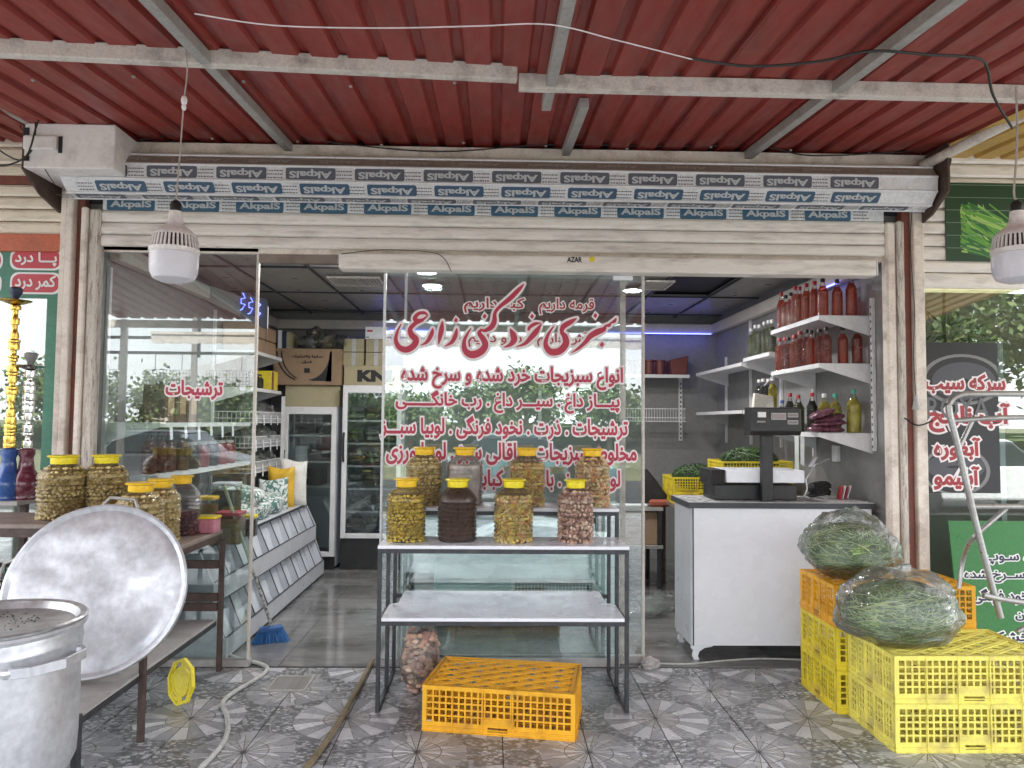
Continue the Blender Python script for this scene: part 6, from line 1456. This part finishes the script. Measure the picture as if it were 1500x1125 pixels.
# pipe frame at right
pf = thing('pipe_frame', 'grey bent steel pipe frame standing before the right neighbour window', 'pipe frame', (2.55, -.85, 0))
def P(px, py, y): return ay(px, py, y)
def pipe(pts, r_=.016, name='pipe'): part(name, MB().tube(spline([tuple(p) for p in pts], 4), r_, 10), mt['steel'], pf, smooth=True)
pipe([P(1540, 577, -1.0), P(1430, 577, -1.0), P(1405, 579, -1.0), P(1392, 588, -1.0), P(1391, 606, -1.0), P(1401, 645, -1.0), P(1428, 760, -1.0), P(1447, 835, -1.0), P(1466, 905, -1.0)])
pipe([P(1392, 617, -.98), P(1460, 612, -.98), P(1560, 611, -.98)], .013)
pipe([P(1428, 608, -.97), P(1402, 662, -.97)], .012)
pipe([P(1420, 742, -.98), P(1500, 742, -.98), P(1560, 743, -.98)], .014); pipe([P(1474, 745, -.97), P(1427, 787, -.97), P(1412, 815, -.80), P(1404, 862, -.80)], .012)
pipe([P(1440, 872, -1.02), P(1480, 880, -1.02), P(1560, 892, -1.02)], .014); pipe([P(1560, 890, -1.0), P(1490, 925, -1.0)], .012)
part('pipe', MB().tube([(3.1, -1.0, 0), (3.1, -1.0, 1.72)], .016, 10), mt['steel'], pf)
single('wall_hook', MB().tube(spline([tuple(ay(1325, 612, -.10)), tuple(ay(1340, 622, -.14)), tuple(ay(1352, 622, -.16)), tuple(ay(1366, 616, -.16))], 4), .005, 6), mt['wire'], 'bent black wire hook on the brick red post', 'hook')
pg_ = thing('hanging_plug', 'grey bell shaped plug hanging on a thin wire down the right cream post', 'plug', (2.74, -.13, 1.6))
c1 = ay(1342, 590, -.125); part('bell', MB().lathe([(.0, .05), (.010, .05), (.013, .03), (.016, .01), (.024, -.03), (.026, -.045), (.0, -.045)], 14, (c1.x, c1.y, c1.z)), mt['galv'], pg_, smooth=True)
part('wire', MB().tube(spline([(c1.x, c1.y, c1.z+.045), (c1.x-.006, -.115, 2.0), (c1.x+.01, -.11, 2.3), (c1.x-.01, -.11, 2.7), (c1.x, -.12, 2.95)], 4), .003, 5), mt['wire'], pg_)

# ================================================================== HANGING BULBS AND WIRES
def bulb(px, lab, y=-1.62):
    c = ay(px, 415, y); b_ = ay(px, 296, y); x, z0 = c.x, c.z; H_ = b_.z-z0
    t = thing('hanging_bulb', lab, 'lamp', (x, y, z0)); k = H_/.36
    part('diffuser', MB().lathe([(r_*k, z*k) for r_, z in ((.0, .0), (.05, .004), (.085, .018), (.098, .045), (.101, .08), (.101, .128))], 32, caps=False), mt['bulbglass'], t, smooth=True, local=True)
    part('collar', MB().lathe([(r_*k, z*k) for r_, z in ((.099, .129), (.104, .135), (.104, .150))], 32, caps=False), mt['bulbwhite'], t, smooth=True, local=True)
    part('core', MB().lathe([(.092*k, .15*k), (.085*k, .21*k), (.03*k, .24*k)], 24, caps=False), mt['ink'], t, local=True)
    fin = MB().add([(.1035*k, -.0042*k, .149*k), (.1035*k, .0042*k, .149*k), (.092*k, .004*k, .208*k), (.092*k, -.004*k, .208*k), (.095*k, -.0042*k, .149*k), (.095*k, .0042*k, .149*k), (.084*k, .004*k, .208*k), (.084*k, -.004*k, .208*k)], [(0, 1, 2, 3), (7, 6, 5, 4), (0, 4, 5, 1), (1, 5, 6, 2), (2, 6, 7, 3), (3, 7, 4, 0)]).mesh('fin', mt['bulbwhite'])
    for i in range(36): o = part('fin', fin, None, t); o.rotation_euler = (0, 0, 2*PI*i/36)
    part('neck', MB().lathe([(r_*k, z*k) for r_, z in ((.093, .205), (.090, .214), (.066, .236), (.040, .256), (.030, .28), (.027, .318))], 28), mt['bulbwhite'], t, smooth=True, local=True)
    part('socket', MB().lathe([(r_*k, z*k) for r_, z in ((.024, .3185), (.0245, .35), (.017, .362), (.006, .37))], 20), mt['black'], t, smooth=True, local=True)
    return x, y, z0+H_*1.02
x, y, z = bulb(254, 'large white bulb lamp with slotted collar hanging at left before the glass')
e = ay(268, 36, y-.0); part_ = MB().tube(spline([(x, y, z), (x+.012, y, 2.75), (x+.02, y, 2.94), (x+.03, y, 3.1), tuple(e)], 4), .0035, 6)
single('bulb_cord', part_, mt['rope'], 'brown twisted cord holding the left hanging bulb, tied in a knot', 'cord')
kn = Vector((x+.021, y, 2.945)); single('cord_knot', MB().ball(kn, .014, (1, 1, 1.6), 8, 6).ball(kn-Vector((0, 0, .03)), .011, (1, 1, 1.4), 8, 6), mt['outl'], 'pale tape knot halfway up the left bulb cord', 'knot')
x, y, z = bulb(1492, 'large white bulb lamp with slotted collar hanging at the right edge')
e = ay(1490, 190, y); single('bulb_cord', MB().tube(spline([(x, y, z), (x-.01, y, 2.6), (x+.005, y, 2.75), tuple(e), (e.x, y, 3.08)], 4), .005, 6), mt['rope'], 'thick frayed cord holding the right hanging bulb', 'cord')
def wire(pts, r_, m, lab, z=None, name='wire'):
    q = [tuple(az(px, py, zz_)) if mode == 'z' else tuple(ay(px, py, zz_)) for px, py, zz_, mode in pts]
    single(name, MB().tube(spline(q, 6), r_, 6), m, lab, 'wire', smooth=True)
wire([(285, 20, 3.1, 'z'), (400, 37, 3.08, 'z'), (560, 41, 3.08, 'z'), (700, 38, 3.09, 'z'), (806, 36, 3.1, 'z'), (900, 58, 3.1, 'z'), (1018, 88, 3.11, 'z')], .0028, mt['outl'], 'thin pinkish white wire strung under the awning from left rafter to centre')
wire([(1015, 86, 3.11, 'z'), (1100, 97, 3.1, 'z'), (1200, 90, 3.1, 'z'), (1275, 75, 3.11, 'z'), (1360, 80, 3.1, 'z'), (1430, 85, 3.1, 'z'), (1446, 100, 3.08, 'z'), (1455, 140, 3.0, 'z'), (1483, 188, 2.9, 'z')], .006, mt['wire'], 'thick black cable looping under the awning at upper right')
wire([(205, 205, -.16, 'y'), (330, 190, -.15, 'y'), (480, 208, -.16, 'y'), (640, 222, -.16, 'y'), (800, 212, -.16, 'y'), (960, 214, -.16, 'y'), (1110, 214, -.16, 'y'), (1190, 228, -.16, 'y'), (1330, 222, -.16, 'y')], .004, mt['wire'], 'slack black wire running along the cream fascia beam')
wire([(500, 372, -.13, 'y'), (560, 366, -.13, 'y'), (628, 369, -.13, 'y'), (650, 378, -.13, 'y'), (661, 398, -.125, 'y')], .0025, mt['wire'], 'thin black wire drooping over the left end of the operator box')
for i, (pts, lab) in enumerate((([(-40, 190), (30, 235), (55, 180), (70, 150)], 'black cable loop nearest the top left corner'), ([(-40, 240), (10, 242), (45, 222), (52, 180), (45, 140)], 'thick black cable loop hanging over the cream slats at left'), ([(40, 150), (50, 200), (62, 240), (80, 270)], 'thin wire dangling behind the motor cover'), ([(28, 140), (32, 190), (60, 160), (110, 178)], 'tangled wires above the motor cover'))):
    wire([(a_, b_, -.5+.04*i, 'y') for a_, b_ in pts], .005 if i < 2 else .003, mt['wire'], lab)
tg = thing('cable_tangle', 'dark knot of old cable stuffed beside the right end of the shutter roll', 'cable', (2.85, -.2, 3.2))
m = MB(); rnd = random.Random(9)
for i in range(16):
    o = Vector((2.82+rnd.uniform(-.02, .04), -.22+rnd.uniform(-.03, .03), 3.24+rnd.uniform(-.06, .06))); r_ = rnd.uniform(.03, .07); a_ = rnd.uniform(0, 6)
    m.tube([o+Vector((r_*.5*math.cos(a_+t*.8), r_*.5*math.sin(a_+t), r_*math.sin(t*.9+a_))) for t in range(7)], .007, 5)
part('loops', m, mt['black'], tg, kind='stuff')

# ================================================================== ACROSS THE STREET (seen in the glass)
lv = [M('leaf_a', (.06, .11, .035), .6), M('leaf_b', (.10, .16, .045), .6), M('leaf_c', (.15, .19, .07), .6)]
bark = M('bark', (.14, .10, .07), .9)
def tree(x, y, h, r_, seed, lab, n=2600):
    t = thing('street_tree', lab, 'tree', (x, y, -.16), group='trees across the street'); rnd = random.Random(seed)
    tr_ = MB().tube([(0, 0, 0), (.1, 0, h*.3), (.05, .05, h*.6), (0, 0, h*.85)], [.18, .14, .09, .03], 8); cr_ = MB()
    for i in range(7):
        a_ = i*2.4; b_ = h*(.38+.06*i); tip = Vector((math.cos(a_)*r_*.6, math.sin(a_)*r_*.6, b_+h*.18)); tr_.tube([(.06, 0, b_), tip], [.06, .02], 6)
        for k in range(n//7):
            d = Vector((rnd.gauss(0, 1), rnd.gauss(0, 1), rnd.gauss(0, .8))); p = tip+d*r_*.24
            if p.z < h*.25: continue
            e = Vector((rnd.uniform(-1, 1), rnd.uniform(-1, 1), rnd.uniform(-1, 1))).normalized()*(.09+.03*r_); f = e.cross(Vector((rnd.uniform(-1, 1), rnd.uniform(-1, 1), 1))).normalized()*(.05+.022*r_)
            cr_.cur = rnd.randrange(3); cr_.add([p-e, p+f, p+e, p-f], [(0, 1, 2, 3)])
    part('trunk', tr_, bark, t, local=True); part('crown', cr_, lv, t, local=True)
TR = [(-17, -36, 3.6, 2.4), (-12.5, -33, 2.9, 1.9), (-8, -37, 3.2, 2.2), (-4.2, -32, 2.8, 1.8), (-.8, -38, 3.6, 2.0), (1.4, -30, 3.9, 1.7), (6.2, -36, 3.4, 2.2), (10.5, -33, 3.2, 2.2), (13.5, -27, 5.6, 2.8), (17.5, -28, 8.2, 3.8), (22, -30, 9, 4.2), (27, -31, 9.5, 4.4), (-24, -38, 4, 3)]
for i, (x, y, h, r_) in enumerate(TR): tree(x, y, h, r_, 300+i, '%s tree from the left in the row reflected across the street' % (ORD+['thirteenth'])[i])
hd_ = leafy('', '', '', (0, 0, 0), 1, 16000, lv, .5, .16, 5, (1, 1, 1)); hd_.v = [(v[0]*34, v[1]*1.6-40, abs(v[2])*1.15-.1) for v in hd_.v]; rnd = random.Random(1); hd_.mi = [rnd.randrange(3) for _ in hd_.mi]
single('far_hedge', hd_, lv, None, None, kind='stuff')
hs_ = thing('white_house', 'low white gabled house across the street seen only in the glass', 'house', (-15, -40, 0))
part('wall', MB().box((-21, -46, -.16), (-9, -40, 3.2)), mt['cream'], hs_); part('roof', MB().prism([(-21.6, 3.2), (-8.4, 3.2), (-15, 5.6)], 'y', -46.4, -39.6), M('pale_roof', (.66, .66, .68), .6), hs_)
for x in (-19, -16, -12): part('window', MB().box((x, -39.99, 1.2), (x+1.2, -39.95, 2.3)), mt['ink'], hs_)
# hanging rack frame by the kerb, left
fr_ = thing('hanging_rack', 'black bar rack with wire grids by the kerb, mirrored in the left glass', 'rack', (-4.8, -6.6, 0))
for z in (2.54, 2.77, 3.42): part('bar', MB().box((-6.6, -6.62, z), (-3.1, -6.58, z+.045)), mt['black'], fr_)
for x in (-6.6, -4.52, -3.1): part('upright', MB().box((x-.02, -6.66, 0 if x != -4.52 else 2.5), (x+.02, -6.62, 3.46)), mt['black'], fr_)
for x in (-5.9, -4.95, -4.05):
    m = MB()
    for i in range(14): m.bar((x-.33+i*.05, -6.6, 1.72), (x-.33+i*.05, -6.6, 2.30), .005)
    for i in range(12): m.bar((x-.33, -6.6, 1.72+i*.053), (x+.32, -6.6, 1.72+i*.053), .005)
    m.bar((x-.2, -6.6, 2.30), (x-.2, -6.6, 2.54), .008); m.bar((x+.2, -6.6, 2.30), (x+.2, -6.6, 2.54), .008)
    part('wire_grid', m, mt['black'], fr_, kind='stuff')
# power poles
for i, (x, y, h) in enumerate(((-9.5, -19, 7), (6.2, -20, 7.4))):
    t = thing('utility_pole', ('left', 'right')[i]+' utility pole with cross arm beyond the road', 'pole', (x, y, -.16)); part('shaft', MB().tube([(0, 0, 0), (0, 0, h)], [.13, .08], 8), mt['conc'], t, local=True); part('cross_arm', MB().box((-.8, -.05, h-.5), (.8, .05, h-.4)), mt['brownm'], t, local=True)
def car(x, y, col, lab, rz=0):
    t = thing('parked_car', lab, 'car', (x, y, -.12), rz); cp = M('car_paint', col, .25, .2, .1); L, Wd = 2.1, .82
    p = lambda n, mb, m, **k: part(n, mb, m, t, local=True, **k)
    p('body', MB().prism([(-L, .28), (-L, .72), (-L+.1, .82), (-1.25, .90), (1.0, .92), (1.45, .84), (L-.05, .72), (L, .5), (L, .28), (1.75, .26), (-1.75, .26)], 'y', -Wd, Wd), cp, bev=.05, seg=2)
    p('cabin_glass', MB().prism([(-1.45, .90), (-.95, 1.36), (.45, 1.38), (1.02, .91)], 'y', -Wd+.10, Wd-.10), flat('car_glass', (.02, .03, .035), .05), bev=.04)
    p('roof', MB().prism([(-.98, 1.36), (-.8, 1.42), (.32, 1.43), (.5, 1.37)], 'y', -Wd+.13, Wd-.13), cp, bev=.02)
    for sx_ in (-1.3, 1.3):
        for sy in (-1, 1): p('wheel', MB().lathe([(0, -.09), (.24, -.09), (.30, -.07), (.30, .07), (.24, .09), (.0, .09)], 20, (sx_, sy*(Wd-.08), .30), m=Matrix.Rotation(PI/2, 4, 'X')), mt['black'])
    for sx_ in (-1, 1):
        for sy in (-.6, .6): p('headlight' if sx_ > 0 else 'tail_light', MB().box((sx_*(L+.004)-.01, sy-.15, .58), (sx_*(L+.004)+.01, sy+.15, .70)), mt['white'] if sx_ > 0 else mt['red'])
car(.6, -12.4, (.12, .22, .24), 'dark teal car parked across the road behind the photographer'); car(9.6, -10.2, (.75, .75, .76), 'white car parked near the kerb on the right'); car(-7.5, -13, (.06, .065, .07), 'dark grey car parked across the road on the left')
